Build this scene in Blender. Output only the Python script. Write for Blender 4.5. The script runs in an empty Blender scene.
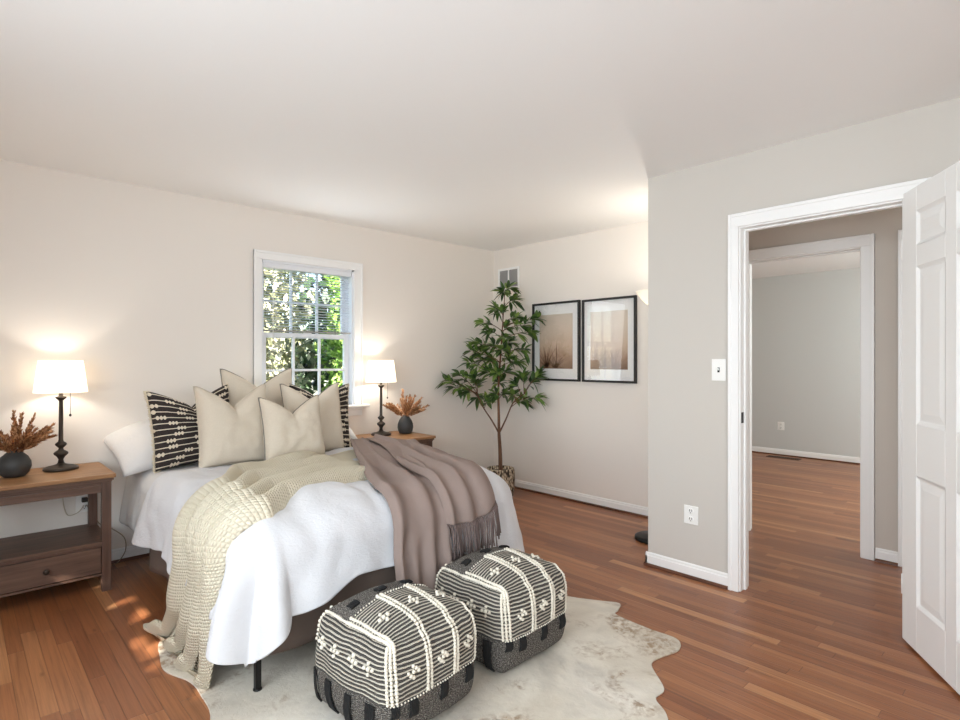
import bpy, bmesh, math, random
from mathutils import Vector, Matrix, noise
PI = math.pi
random.seed(7)
sc = bpy.context.scene
COL = sc.collection

# ------------------------------------------------------------------ camera
cam_d = bpy.data.cameras.new('camera')
cam = bpy.data.objects.new('camera', cam_d); COL.objects.link(cam)
cam_d.sensor_width = 36.0; cam_d.lens = 21.0; cam_d.clip_start = 0.05
cam.location = (0, 0, 1.30); cam.rotation_euler = (PI/2, 0, math.radians(46.8))
sc.camera = cam
# ------------------------------------------------------------------ colour management
sc.view_settings.view_transform = 'Standard'
sc.view_settings.look = 'None'
sc.view_settings.exposure = 0.42
sc.view_settings.gamma = 1.0
sc.view_settings.use_curve_mapping = False
try:
    sc.cycles.max_bounces = 12; sc.cycles.diffuse_bounces = 7; sc.cycles.transparent_max_bounces = 12
    sc.cycles.use_denoising = True; sc.cycles.sample_clamp_indirect = 6.0
    sc.cycles.caustics_reflective = False; sc.cycles.caustics_refractive = False
except Exception:
    pass
# ------------------------------------------------------------------ world and sun
world = bpy.data.worlds.new('world'); sc.world = world; world.use_nodes = True
wn = world.node_tree.nodes; wl = world.node_tree.links
bg = wn['Background']
sky = wn.new('ShaderNodeTexSky'); sky.sky_type = 'NISHITA'; sky.sun_disc = False
sky.sun_elevation = math.radians(32); sky.sun_rotation = math.radians(145)
wl.new(sky.outputs[0], bg.inputs[0]); bg.inputs[1].default_value = 0.55
SUN_DIR = Vector((.50, -.75, .43)).normalized()          # from the scene towards the sun
sd = bpy.data.lights.new('sun', 'SUN'); sd.energy = 18.0; sd.angle = math.radians(0.6); sd.color = (1, .95, .86)
so = bpy.data.objects.new('sun', sd); COL.objects.link(so); so.location = (6, -9, 6)
so.rotation_euler = SUN_DIR.to_track_quat('Z', 'Y').to_euler()

def area_light(name, loc, target, sx, sy, power, color=(1, 1, 1), spread=180):
    l = bpy.data.lights.new(name, 'AREA'); l.shape = 'RECTANGLE'; l.size = sx; l.size_y = sy
    l.energy = power; l.color = color; l.spread = math.radians(spread)
    o = bpy.data.objects.new(name, l); COL.objects.link(o); o.location = loc
    o.rotation_euler = (Vector(loc) - Vector(target)).to_track_quat('Z', 'Y').to_euler()
    return o
# bed window's daylight; rear, side, far room and hall lamps are added unseen fill
FILL_TINT = (.81, .92, 1)
area_light('fill_light_rear', (-1.35, -1.14, 1.40), (-2.30, 4, 1.02), 3.0, 1.4, 62, FILL_TINT, 134)  # added fill inside the room, aimed into the recess
area_light('fill_light_side', (1.34, .35, 1.45), (-1.6, 1.9, 1.70), 2.6, 1.5, 40, FILL_TINT, 170)  # added fill from the unseen right-hand side
area_light('window_daylight_bed', (-4.20, 2.09, 1.50), (0, 2.09, 1.2), .75, 1.1, 6, (.92, .97, 1))
area_light('fill_light_far_room', (.30, 6.4, 1.5), (-3, 6.6, 1.3), 1.6, 1.4, 50, (.92, 1, 1))  # added fill; this room has no window modelled
area_light('fill_light_hall', (.95, 3.85, 1.6), (-3, 3.85, 1.2), .8, 1.2, 7, (.98, .98, .98))  # small added fill for the hall, no window there

# ------------------------------------------------------------------ helpers
def srgb(r, g, b):
    def c(v):
        v /= 255.0
        return v/12.92 if v <= .04045 else ((v+.055)/1.055)**2.4
    return (c(r), c(g), c(b), 1)

class NT:
    """small node-tree writer"""
    def __init__(s, name):
        s.m = bpy.data.materials.new(name); s.m.use_nodes = True
        s.t = s.m.node_tree; s.b = s.t.nodes['Principled BSDF']; s.out = s.t.nodes['Material Output']
    def n(s, typ, ins=None, **kw):
        x = s.t.nodes.new(typ)
        for k, v in kw.items(): setattr(x, k, v)
        for k, v in (ins or {}).items(): s.set(x, k, v)
        return x
    def set(s, x, k, v):
        if isinstance(v, bpy.types.Node): v = v.outputs[0]
        if isinstance(v, bpy.types.NodeSocket): s.t.links.new(v, x.inputs[k])
        else: x.inputs[k].default_value = v
    def math(s, op, a, b=None, c=None):
        ins = {0: a}
        if b is not None: ins[1] = b
        if c is not None: ins[2] = c
        return s.n('ShaderNodeMath', ins, operation=op)
    def mix(s, f, a, b, blend='MIX'):
        x = s.n('ShaderNodeMix', data_type='RGBA', blend_type=blend)
        s.set(x, 0, f); s.set(x, 6, a); s.set(x, 7, b)
        return x.outputs[2]
    def ramp(s, f, stops, interp='LINEAR'):
        x = s.n('ShaderNodeValToRGB', {0: f}); x.color_ramp.interpolation = interp
        e = x.color_ramp.elements
        while len(e) < len(stops): e.new(0.5)
        for i, (p, c) in enumerate(stops): e[i].position = p; e[i].color = c
        return x
    def noise(s, vec=None, scale=5, detail=3, rough=.5, dist=0):
        x = s.n('ShaderNodeTexNoise', {'Scale': scale, 'Detail': detail, 'Roughness': rough, 'Distortion': dist})
        if vec is not None: s.set(x, 'Vector', vec)
        return x
    def bump(s, h, strength=.3, dist=.01):
        x = s.n('ShaderNodeBump', {'Strength': strength, 'Distance': dist, 'Height': h})
        s.set(s.b, 'Normal', x)
        return x
    def p(s, **kw):
        for k, v in kw.items(): s.set(s.b, k.replace('_', ' '), v)
        return s

def plain(name, col, rough=.5, metal=0, bump=None, spec=.5, var=0):
    t = NT(name)
    tc = t.n('ShaderNodeTexCoord')
    if var:
        nz = t.noise(tc.outputs['Object'], 9, 3)
        dark = tuple(c*(1-var) for c in col[:3]) + (1,)
        t.set(t.b, 'Base Color', t.mix(nz.outputs[0], dark, col))
    else:
        t.set(t.b, 'Base Color', col)
    t.p(Roughness=rough, Metallic=metal); t.set(t.b, 'Specular IOR Level', spec)
    if bump:
        nz = t.noise(tc.outputs['Object'], bump[0], 3)
        t.bump(nz.outputs[0], bump[1], bump[2])
    return t.m

def wood(name, c_dark, c_mid, c_light, axis=1, rough=.45, scale=1.0):
    t = NT(name)
    tc = t.n('ShaderNodeTexCoord')
    sc3 = [26*scale]*3; sc3[axis] = 1.6*scale
    mp = t.n('ShaderNodeMapping', {'Vector': tc.outputs['Object'], 'Scale': sc3})
    nz = t.noise(mp, 1.6, 6, .62, .7)
    n2 = t.noise(tc.outputs['Object'], 3, 2)
    f = t.math('ADD', t.math('MULTIPLY', nz.outputs[0], .8), t.math('MULTIPLY', n2.outputs[0], .2))
    r = t.ramp(f, [(.3, c_dark), (.5, c_mid), (.72, c_light)])
    t.set(t.b, 'Base Color', r); t.p(Roughness=rough)
    t.bump(nz.outputs[0], .12, .003)
    return t.m

class MB:
    """collects shapes; build() links them as ONE mesh object"""
    def __init__(s): s.v = []; s.f = []; s.sm = []; s.uv = {}
    def add(s, vs, fs, smooth=True):
        o = len(s.v); s.v += [tuple(v) for v in vs]
        for f in fs: s.f.append(tuple(i+o for i in f)); s.sm.append(smooth)
        return s
    def box(s, x0, x1, y0, y1, z0, z1):
        vs = [(x, y, z) for z in (z0, z1) for y in (y0, y1) for x in (x0, x1)]
        return s.add(vs, [(0, 2, 3, 1), (4, 5, 7, 6), (0, 1, 5, 4), (2, 6, 7, 3), (0, 4, 6, 2), (1, 3, 7, 5)], False)
    def lathe(s, prof, c=(0, 0, 0), n=32, cap=True):
        vs = []; fs = []
        for r, z in prof:
            for i in range(n):
                a = 2*PI*i/n; vs.append((c[0]+r*math.cos(a), c[1]+r*math.sin(a), c[2]+z))
        for j in range(len(prof)-1):
            for i in range(n):
                k = (i+1) % n; fs.append((j*n+i, j*n+k, (j+1)*n+k, (j+1)*n+i))
        if cap:
            fs.append(tuple(reversed(range(n)))); fs.append(tuple((len(prof)-1)*n+i for i in range(n)))
        return s.add(vs, fs)
    def tube(s, pts, rad, n=8, cap=True):
        pts = [Vector(p) for p in pts]; vs = []; fs = []
        if not hasattr(rad, '__len__'): rad = [rad]*len(pts)
        up = None
        for i, p in enumerate(pts):
            t = (pts[min(i+1, len(pts)-1)] - pts[max(i-1, 0)])
            if t.length < 1e-9: t = Vector((0, 0, 1))
            t.normalize()
            if up is None: up = Vector((0, 0, 1)) if abs(t.z) < .9 else Vector((1, 0, 0))
            a = t.cross(up)
            if a.length < 1e-6: a = t.orthogonal()
            a.normalize(); b = a.cross(t); b.normalize(); up = b
            for k in range(n):
                w = 2*PI*k/n; vs.append(p + (a*math.cos(w) + b*math.sin(w))*rad[i])
        for i in range(len(pts)-1):
            for k in range(n):
                m = (k+1) % n; fs.append((i*n+k, i*n+m, (i+1)*n+m, (i+1)*n+k))
        if cap: fs.append(tuple(reversed(range(n)))); fs.append(tuple((len(pts)-1)*n+k for k in range(n)))
        return s.add(vs, fs)
    def ball(s, c, r, nu=8, nv=6, sq=(1, 1, 1)):
        vs = [(c[0], c[1], c[2]-r*sq[2])]; fs = []
        for j in range(1, nv):
            a = -PI/2 + PI*j/nv
            for i in range(nu):
                w = 2*PI*i/nu
                vs.append((c[0]+r*sq[0]*math.cos(a)*math.cos(w), c[1]+r*sq[1]*math.cos(a)*math.sin(w), c[2]+r*sq[2]*math.sin(a)))
        vs.append((c[0], c[1], c[2]+r*sq[2])); L = len(vs)-1
        for i in range(nu):
            k = (i+1) % nu; fs.append((0, 1+k, 1+i))
            for j in range(nv-2): fs.append((1+j*nu+i, 1+j*nu+k, 1+(j+1)*nu+k, 1+(j+1)*nu+i))
            fs.append((L, 1+(nv-2)*nu+i, 1+(nv-2)*nu+k))
        return s.add(vs, fs)
    def grid(s, fn, nu, nv, uvs=True, thick=None):
        """fn(u,v)->point for u,v in 0..1; keeps uv"""
        o = len(s.v); vs = []; fs = []
        for j in range(nv+1):
            for i in range(nu+1):
                vs.append(fn(i/nu, j/nv)); s.uv[o+len(vs)-1] = (i/nu, j/nv)
        for j in range(nv):
            for i in range(nu):
                a = j*(nu+1)+i; fs.append((a, a+1, a+nu+2, a+nu+1))
        return s.add(vs, fs)
    def poly(s, pts, z0, z1):
        n = len(pts)
        vs = [(x, y, z0) for x, y in pts] + [(x, y, z1) for x, y in pts]
        fs = [tuple(reversed(range(n))), tuple(range(n, 2*n))] + [(i, (i+1) % n, n+(i+1) % n, n+i) for i in range(n)]
        return s.add(vs, fs, False)
    def xf(s, M, start=0):
        s.v = s.v[:start] + [tuple(M @ Vector(v)) for v in s.v[start:]]
        return s
    def build(s, name, mat, parent=None, world=True, origin=None, bevel=0, bseg=2, weld=False, solid=0, subs=0, recalc=True, smooth=0):
        base = Vector((0, 0, 0))
        if parent is not None and world:
            q = parent
            while q is not None: base += Vector(q.location); q = q.parent
        if origin is not None: base = Vector(origin)
        me = bpy.data.meshes.new(name)
        me.from_pydata([tuple(Vector(v)-base) for v in s.v], [], s.f)
        for p, sm in zip(me.polygons, s.sm): p.use_smooth = sm
        if s.uv:
            ul = me.uv_layers.new(name='UVMap')
            for lp in me.loops: ul.data[lp.index].uv = s.uv.get(lp.vertex_index, (0, 0))
        if weld or recalc or smooth:
            bm = bmesh.new(); bm.from_mesh(me)
            for _ in range(smooth): bmesh.ops.smooth_vert(bm, verts=bm.verts, factor=.5, use_axis_x=True, use_axis_y=True, use_axis_z=True)
            if weld: bmesh.ops.remove_doubles(bm, verts=bm.verts, dist=1e-5)
            if recalc: bmesh.ops.recalc_face_normals(bm, faces=bm.faces)
            bm.to_mesh(me); bm.free()
        if mat is not None: me.materials.append(mat)
        ob = bpy.data.objects.new(name, me); COL.objects.link(ob)
        if parent is not None: ob.parent = parent
        if origin is not None: ob.location = origin
        if solid:
            m = ob.modifiers.new('solid', 'SOLIDIFY'); m.thickness = solid; m.offset = 1
        if bevel:
            m = ob.modifiers.new('bevel', 'BEVEL'); m.width = bevel; m.segments = bseg; m.limit_method = 'ANGLE'; m.angle_limit = math.radians(40)
        if subs:
            m = ob.modifiers.new('subs', 'SUBSURF'); m.levels = subs; m.render_levels = subs
        return ob

def tag(o, label=None, cat=None, group=None, kind=None):
    if label: o['label'] = label
    if cat: o['category'] = cat
    if group: o['group'] = group
    if kind: o['kind'] = kind
    return o
def empty(name, loc, label=None, cat=None, group=None, rz=0, kind=None):
    o = bpy.data.objects.new(name, None); COL.objects.link(o); o.location = loc; o.rotation_euler = (0, 0, rz)
    o.empty_display_size = .1
    return tag(o, label, cat, group, kind)
def copy_tree(o, parent=None):
    c = o.copy(); COL.objects.link(c)
    if parent is not None: c.parent = parent
    for ch in [x for x in COL.objects if x.parent == o]: copy_tree(ch, c)
    return c
def struct(name, mb, mat, **kw): return tag(mb.build(name, mat, **kw), kind='structure')
def lerp(a, b, t): return a+(b-a)*t
def sstep(a, b, x):
    t = max(0, min(1, (x-a)/(b-a))); return t*t*(3-2*t)
def interp(tab, x):
    """piecewise smooth table [(x, v...)] ascending"""
    if x <= tab[0][0]: return tab[0][1:]
    for i in range(len(tab)-1):
        if x <= tab[i+1][0]:
            t = (x-tab[i][0])/(tab[i+1][0]-tab[i][0])
            return tuple(lerp(a, b, t) for a, b in zip(tab[i][1:], tab[i+1][1:]))
    return tab[-1][1:]
def nz(x, y, z=0): return noise.noise(Vector((x, y, z)))
def catmull(P, n, closed=False):
    P = [Vector(p) for p in P]; out = []; N = len(P)
    for i in range(N if closed else N-1):
        g = (lambda k: P[k % N]) if closed else (lambda k: P[max(0, min(N-1, k))])
        a, b, c, d = g(i-1), g(i), g(i+1), g(i+2)
        for j in range(n):
            t = j/n
            out.append(.5*((2*b)+(c-a)*t+(2*a-5*b+4*c-d)*t*t+(3*b-a-3*c+d)*t**3))
    if not closed: out.append(P[-1])
    return out

# ------------------------------------------------------------------ materials
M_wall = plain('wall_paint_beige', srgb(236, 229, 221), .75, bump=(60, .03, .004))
M_wall_shaded = plain('wall_paint_shaded', srgb(204, 198, 190), .75, bump=(60, .03, .004))  # wall paint again, its colour darkened for the shade on the door wall
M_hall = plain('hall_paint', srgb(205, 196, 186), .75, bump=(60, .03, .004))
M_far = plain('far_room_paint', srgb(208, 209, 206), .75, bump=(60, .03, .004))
M_ceil = plain('ceiling_paint', srgb(247, 246, 244), .85, bump=(90, .04, .004))
M_trim = plain('white_trim_paint', srgb(243, 242, 240), .35)
M_door = plain('white_door_paint', srgb(242, 241, 239), .4)
M_plastic = plain('white_plastic', srgb(245, 244, 240), .35)
M_black = plain('black_slot', srgb(25, 24, 23), .6)
M_bronze = plain('dark_bronze_metal', srgb(70, 62, 55), .42, .55, var=.2)
M_blackmetal = plain('black_metal', srgb(22, 21, 21), .4, .4)
M_vase = plain('charcoal_ceramic', srgb(58, 58, 58), .55, bump=(70, .05, .003), var=.15)
M_shoe = wood('stained_shoe_moulding', srgb(66, 36, 22), srgb(96, 56, 36), srgb(120, 74, 48), axis=0)
M_shoe_y = wood('stained_shoe_moulding_side', srgb(66, 36, 22), srgb(96, 56, 36), srgb(120, 74, 48), axis=1)
M_stand = wood('nightstand_dark_wood', srgb(72, 52, 42), srgb(98, 73, 60), srgb(120, 91, 75), axis=1)
M_stand_leg = wood('nightstand_leg_wood', srgb(70, 50, 41), srgb(94, 69, 57), srgb(114, 86, 71), axis=2)
M_stand_top = wood('nightstand_top_wood', srgb(126, 90, 58), srgb(158, 116, 77), srgb(180, 138, 96), axis=1)

def floor_material():
    t = NT('oak_strip_floor')
    geo = t.n('ShaderNodeNewGeometry'); sp = t.n('ShaderNodeSeparateXYZ', {0: geo.outputs['Position']})
    W, L = .057, .85
    yr = t.math('DIVIDE', sp.outputs[1], W); row = t.math('FLOOR', yr); fy = t.math('SUBTRACT', yr, row)
    wr = t.n('ShaderNodeTexWhiteNoise', {'W': row}, noise_dimensions='1D')
    xo = t.math('ADD', t.math('DIVIDE', sp.outputs[0], L), t.math('MULTIPLY', wr.outputs[0], 7.3))
    brd = t.math('FLOOR', xo); fx = t.math('SUBTRACT', xo, brd)
    cv = t.n('ShaderNodeCombineXYZ', {0: row, 1: brd})
    wb = t.n('ShaderNodeTexWhiteNoise', {'Vector': cv}, noise_dimensions='2D')
    # grain, shifted board by board
    gx = t.math('ADD', t.math('MULTIPLY', sp.outputs[0], 1.4), t.math('MULTIPLY', wb.outputs[0], 37))
    gy = t.math('MULTIPLY', sp.outputs[1], 34)
    gv = t.n('ShaderNodeCombineXYZ', {0: gx, 1: gy})
    g1 = t.noise(gv, 1.0, 6, .65, .9)
    g2 = t.noise(t.n('ShaderNodeCombineXYZ', {0: t.math('MULTIPLY', gx, 3), 1: t.math('MULTIPLY', gy, 6)}), 1.0, 4, .6, .4)
    wv = t.n('ShaderNodeTexWave', {'Vector': t.n('ShaderNodeCombineXYZ', {0: t.math('MULTIPLY', gx, .5), 1: t.math('MULTIPLY', gy, .35)}),
                                  'Scale': 1.2, 'Distortion': 9, 'Detail': 3, 'Detail Scale': 1.2}, wave_type='BANDS', bands_direction='Y')
    base = t.ramp(wb.outputs[0], [(0, srgb(142, 87, 55)), (.3, srgb(154, 97, 62)), (.65, srgb(164, 106, 68)), (.92, srgb(174, 116, 76)), (1, srgb(192, 137, 93))])
    gr = t.ramp(g1.outputs[0], [(.28, (.62, .59, .56, 1)), (.48, (.93, .93, .93, 1)), (.75, (1.12, 1.12, 1.12, 1))])
    c1 = t.mix(1.0, base.outputs[0], gr.outputs[0], 'MULTIPLY')
    gr2 = t.ramp(g2.outputs[0], [(.3, (.78, .76, .74, 1)), (.6, (1.03, 1.03, 1.03, 1))])
    c2 = t.mix(.6, c1, gr2.outputs[0], 'MULTIPLY')
    wvr = t.ramp(wv.outputs[1], [(0, (.72, .69, .66, 1)), (.35, (1, 1, 1, 1))])
    c2 = t.mix(.35, c2, wvr.outputs[0], 'MULTIPLY')
    # knots
    kn = t.n('ShaderNodeTexVoronoi', {'Vector': t.n('ShaderNodeCombineXYZ', {0: t.math('MULTIPLY', sp.outputs[0], 3.1), 1: t.math('MULTIPLY', sp.outputs[1], 9)}), 'Scale': 1.0})
    kr = t.ramp(kn.outputs[0], [(.03, (.35, .28, .24, 1)), (.09, (1, 1, 1, 1))])
    c2 = t.mix(.6, c2, kr.outputs[0], 'MULTIPLY')
    ey = t.math('MINIMUM', fy, t.math('SUBTRACT', 1.0, fy))
    ex = t.math('MULTIPLY', t.math('MINIMUM', fx, t.math('SUBTRACT', 1.0, fx)), L/W)
    ed = t.math('MINIMUM', ey, ex)
    seam = t.ramp(ed, [(.0, (.30, .26, .24, 1)), (.035, (1, 1, 1, 1))])
    c3 = t.mix(.8, c2, seam.outputs[0], 'MULTIPLY')
    t.set(t.b, 'Base Color', c3)
    rr = t.n('ShaderNodeMapRange', {0: g1.outputs[0], 3: .24, 4: .40}); t.set(t.b, 'Roughness', rr)
    t.set(t.b, 'Specular IOR Level', .5)
    h = t.math('ADD', t.math('MULTIPLY', seam.outputs[0], 1.0), t.math('MULTIPLY', g1.outputs[0], .12))
    t.bump(h, .35, .002)
    return t.m
M_floor = floor_material()

# ================================================================== ROOM SHELL
H = 2.45
XL, YB, YD, XC = -4.23, 4.17, 3.21, -1.86          # bed wall, picture wall, door wall, corner of the door wall
XR, YS = 1.40, -1.20                                 # walls behind the camera
HY0, HY1 = 3.33, 4.357                               # hall
YF = 8.22                                            # far room's end wall
T = .12
struct('floor', MB().box(-4.6, 1.6, -1.4, 8.5, -.12, 0), M_floor)
struct('ceiling', MB().box(-4.6, 1.6, -1.4, 8.5, H, H+.15), M_ceil)

def wall_x(name, x0, x1, y0, y1, holes, mat):
    """slab of thickness x0..x1 running along y with holes (ya,yb,za,zb)"""
    m = MB(); y = y0
    for ya, yb, za, zb in sorted(holes):
        m.box(x0, x1, y, ya, 0, H)
        if za > 0: m.box(x0, x1, ya, yb, 0, za)
        m.box(x0, x1, ya, yb, zb, H); y = yb
    m.box(x0, x1, y, y1, 0, H)
    return struct(name, m, mat)
def wall_y(name, y0, y1, x0, x1, holes, mat):
    m = MB(); x = x0
    for xa, xb, za, zb in sorted(holes):
        m.box(x, xa, y0, y1, 0, H)
        if za > 0: m.box(xa, xb, y0, y1, 0, za)
        m.box(xa, xb, y0, y1, zb, H); x = xb
    m.box(x, x1, y0, y1, 0, H)
    return struct(name, m, mat)

WY0, WY1, WZ0, WZ1 = 1.695, 2.49, .92, 2.065         # bed-wall window opening
wall_x('wall_left', XL-.15, XL, YS-.12, YB+.12, [(WY0, WY1, WZ0, WZ1)], M_wall)
wall_y('wall_back', YB, HY1, XL, XC, [], M_wall)
wall_x('wall_corner', XC, XC+.05, YD+T, YB, [], M_wall)
DX0, DX1, DZ = -1.300, -.530, 2.05                    # bedroom door opening
wall_y('wall_door', YD, YD+T, XC, XR, [(DX0, DX1, 0, DZ)], M_wall_shaded)
W2 = (-2.75, -.95, 1.0, 2.05)                         # added window behind the camera, out of view
wall_y('wall_rear', YS-.12, YS, XL, XR, [W2], M_wall)
wall_x('wall_right', XR, XR+.12, YS-.12, 8.4, [(-.5, 1.2, .85, 2.05)], M_wall)
HX0, HX1 = -1.720, -.965                               # far room's door opening in the hall wall
H2X0, H2X1 = -.70, .06                                # next door along the hall
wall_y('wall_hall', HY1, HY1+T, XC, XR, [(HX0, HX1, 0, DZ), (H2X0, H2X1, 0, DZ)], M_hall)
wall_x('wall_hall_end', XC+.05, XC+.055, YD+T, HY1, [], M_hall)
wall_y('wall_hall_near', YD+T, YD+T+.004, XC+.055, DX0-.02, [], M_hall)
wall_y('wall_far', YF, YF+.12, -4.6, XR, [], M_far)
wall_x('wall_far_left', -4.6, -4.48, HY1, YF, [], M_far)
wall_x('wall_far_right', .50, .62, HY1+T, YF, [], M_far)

# baseboards with a moulded cap and a stained shoe
def baseboard(name, p0, p1, nrm, hgt=.085, mat=M_trim, shoe=True):
    """runs p0->p1 on the floor, nrm = direction into the room"""
    p0 = Vector((*p0, 0)); p1 = Vector((*p1, 0)); n = Vector((*nrm, 0))
    def ext(prof, m):
        vs = [p + n*a + Vector((0, 0, z)) for p in (p0, p1) for a, z in prof]; k = len(prof)
        fs = [(i, (i+1) % k, k+(i+1) % k, k+i) for i in range(k)] + [tuple(range(k)), tuple(range(2*k-1, k-1, -1))]
        return m.add(vs, fs, False)
    b = struct(name, ext([(0, .018), (.013, .018), (.013, hgt-.022), (.009, hgt-.016), (.009, hgt-.007), (.004, hgt), (0, hgt)], MB()), mat)
    if shoe:
        ext([(0, 0), (.026, 0), (.024, .010), (.018, .018), (0, .018)], MB()).build('shoe_moulding', M_shoe if abs(nrm[1]) > .5 else M_shoe_y, b)
    return b
baseboard('baseboard_left', (XL, YS), (XL, YB), (1, 0))
baseboard('baseboard_back', (XL, YB), (XC, YB), (0, -1))
baseboard('baseboard_door_wall', (XC-.013, YD), (DX0-.050, YD), (0, -1))
baseboard('baseboard_corner', (XC, YD-.013), (XC, YB), (-1, 0))
baseboard('baseboard_door_wall_right', (DX1+.09, YD), (XR, YD), (0, -1))
baseboard('baseboard_rear', (XL, YS), (XR, YS), (0, 1))
baseboard('baseboard_right', (XR, YS), (XR, YD), (-1, 0))
baseboard('baseboard_hall', (HX1+.075, HY1), (H2X0-.07, HY1), (0, -1))
baseboard('baseboard_far', (-4.48, YF), (.5, YF), (0, -1))

# door casings and jambs (one trim per opening)
def casing_y(name, yw, x0, x1, z, side, depth, cw=.075, stop=True, cr=None, jt=.012):
    cr = cr or cw
    """opening x0..x1 high z in a wall face at yw; side=-1: face looks to -y; depth = wall thickness"""
    m = MB()
    def prof_box(xa, xb, za, zb):
        m.box(xa, xb, min(yw, yw+side*.016), max(yw, yw+side*.016), za, zb)
    prof_box(x0-cw, x0+.006, 0, z-.004); prof_box(x1-.006, x1+cr, 0, z-.004); prof_box(x0-cw, x1+cr, z-.004, z+.07)
    o = .022
    for xa, xb, za, zb in ((x0-cw, x0-cw+.018, 0, z+.07), (x1+cr-.018, x1+cr, 0, z+.07), (x0-cw+.018, x1+cr-.018, z+.052, z+.07)):
        m.box(xa, xb, min(yw, yw+side*o), max(yw, yw+side*o), za, zb)
    ya, yb = (yw, yw-side*depth) if side < 0 else (yw-depth, yw)
    m.box(x0-.001, x0+jt, ya, yb, 0, z); m.box(x1-jt, x1+.001, ya, yb, 0, z); m.box(x0+jt, x1-jt, ya, yb, z-jt, z+.001)
    if stop:
        s0, s1 = ya+.045, ya+.08
        m.box(x0+jt, x0+jt+.010, s0, s1, 0, z-jt); m.box(x1-jt-.01, x1-jt, s0, s1, 0, z-jt); m.box(x0+jt+.01, x1-jt-.01, s0, s1, z-jt-.01, z-jt)
    return struct(name, m, M_trim, bevel=.003, bseg=2)
tr1 = casing_y('trim_1', YD, DX0, DX1, DZ, -1, T, cw=.050, cr=.090)
MB().box(DX0+.0115, DX0+.0140, YD+.012, YD+.040, .945, 1.005).build('strike_plate', M_blackmetal, tr1)
casing_y('trim_2', HY1, HX0, HX1, DZ, -1, T, cw=.07)
casing_y('trim_3', HY1, H2X0, H2X1, DZ, -1, T, cw=.07)
struct('trim_4', MB().box(HX0-.06, HX0-.001, HY1+T, HY1+T+.014, 0, DZ+.06).box(HX1+.001, HX1+.06, HY1+T, HY1+T+.014, 0, DZ+.06), M_trim)

# six-panel doors
def door_leaf(W=.76, HT=2.055, th=.035):
    m = MB()
    xs = [(.13, .36), (W-.36+.02, W-.13)] ; xs[1] = (.44, .67)
    zs = [(.20, .775), (1.005, 1.70), (1.795, 1.945)]
    # stiles and rails
    m.box(0, xs[0][0], 0, th, 0, HT); m.box(xs[0][1], xs[1][0], 0, th, 0, HT); m.box(xs[1][1], W, 0, th, 0, HT)
    zz = [0] + [v for p in zs for v in p] + [HT]
    for i in range(0, len(zz), 2):
        for xa, xb in xs: m.box(xa, xb, 0, th, zz[i], zz[i+1])
    for xa, xb in xs:
        for za, zb in zs:
            for s in (0, 1):
                y0 = .000 if s == 0 else th; yi = .009 if s == 0 else th-.009; yr = .004 if s == 0 else th-.004
                def ring(a, ya, b, yb_):
                    A = [(xa+a, ya, za+a), (xb-a, ya, za+a), (xb-a, ya, zb-a), (xa+a, ya, zb-a)]
                    B = [(xa+b, yb_, za+b), (xb-b, yb_, za+b), (xb-b, yb_, zb-b), (xa+b, yb_, zb-b)]
                    m.add(A+B, [(i, (i+1) % 4, 4+(i+1) % 4, 4+i) for i in range(4)], False)
                ring(0, y0, .014, yi); ring(.014, yi, .022, yi); ring(.022, yi, .050, yr)
                b = .050
                m.add([(xa+b, yr, za+b), (xb-b, yr, za+b), (xb-b, yr, zb-b), (xa+b, yr, zb-b)], [(0, 1, 2, 3)], False)
    return m
d1 = empty('door_1', (-.553, YD-.006, .012), rz=math.atan2(-.8452, .5345), kind='structure')
lf = door_leaf(); lf.build('door_leaf', M_door, d1, world=False, bevel=.002, bseg=1)
for z in (.25, 1.05, 1.80):
    h_ = MB(); h_.tube([(-.004, .004, z-.045), (-.004, .004, z+.045)], .006, 10); h_.build('hinge', M_trim, d1, world=False)
kb = MB()
for s, y in ((-1, 0), (1, .035)):
    kb.tube([(.70, y, .93), (.70, y+s*.03, .93)], .010, 10); kb.ball((.70, y+s*.052, .93), .027, 14, 10)
kb.build('door_knob', M_bronze, d1, world=False)
d2 = empty('door_2', (H2X0+.02, HY1+.05, .012), kind='structure')
door_leaf(.72).build('door_leaf', M_door, d2, world=False)

# ================================================================== WINDOW
glass = NT('window_glass')
g_t = glass.n('ShaderNodeBsdfTransparent', {0: (.97, .98, .98, 1)}); g_g = glass.n('ShaderNodeBsdfGlossy', {'Roughness': .02})
g_f = glass.math('MULTIPLY', glass.n('ShaderNodeFresnel', {0: 1.45}), glass.math('SUBTRACT', 1.0, glass.n('ShaderNodeNewGeometry').outputs['Backfacing'])); g_m = glass.n('ShaderNodeMixShader', {0: g_f, 1: g_t.outputs[0], 2: g_g.outputs[0]})
glass.t.links.new(g_m.outputs[0], glass.out.inputs[0]); M_glass = glass.m
M_sash = plain('white_sash_paint', srgb(236, 238, 242), .4)

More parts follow.
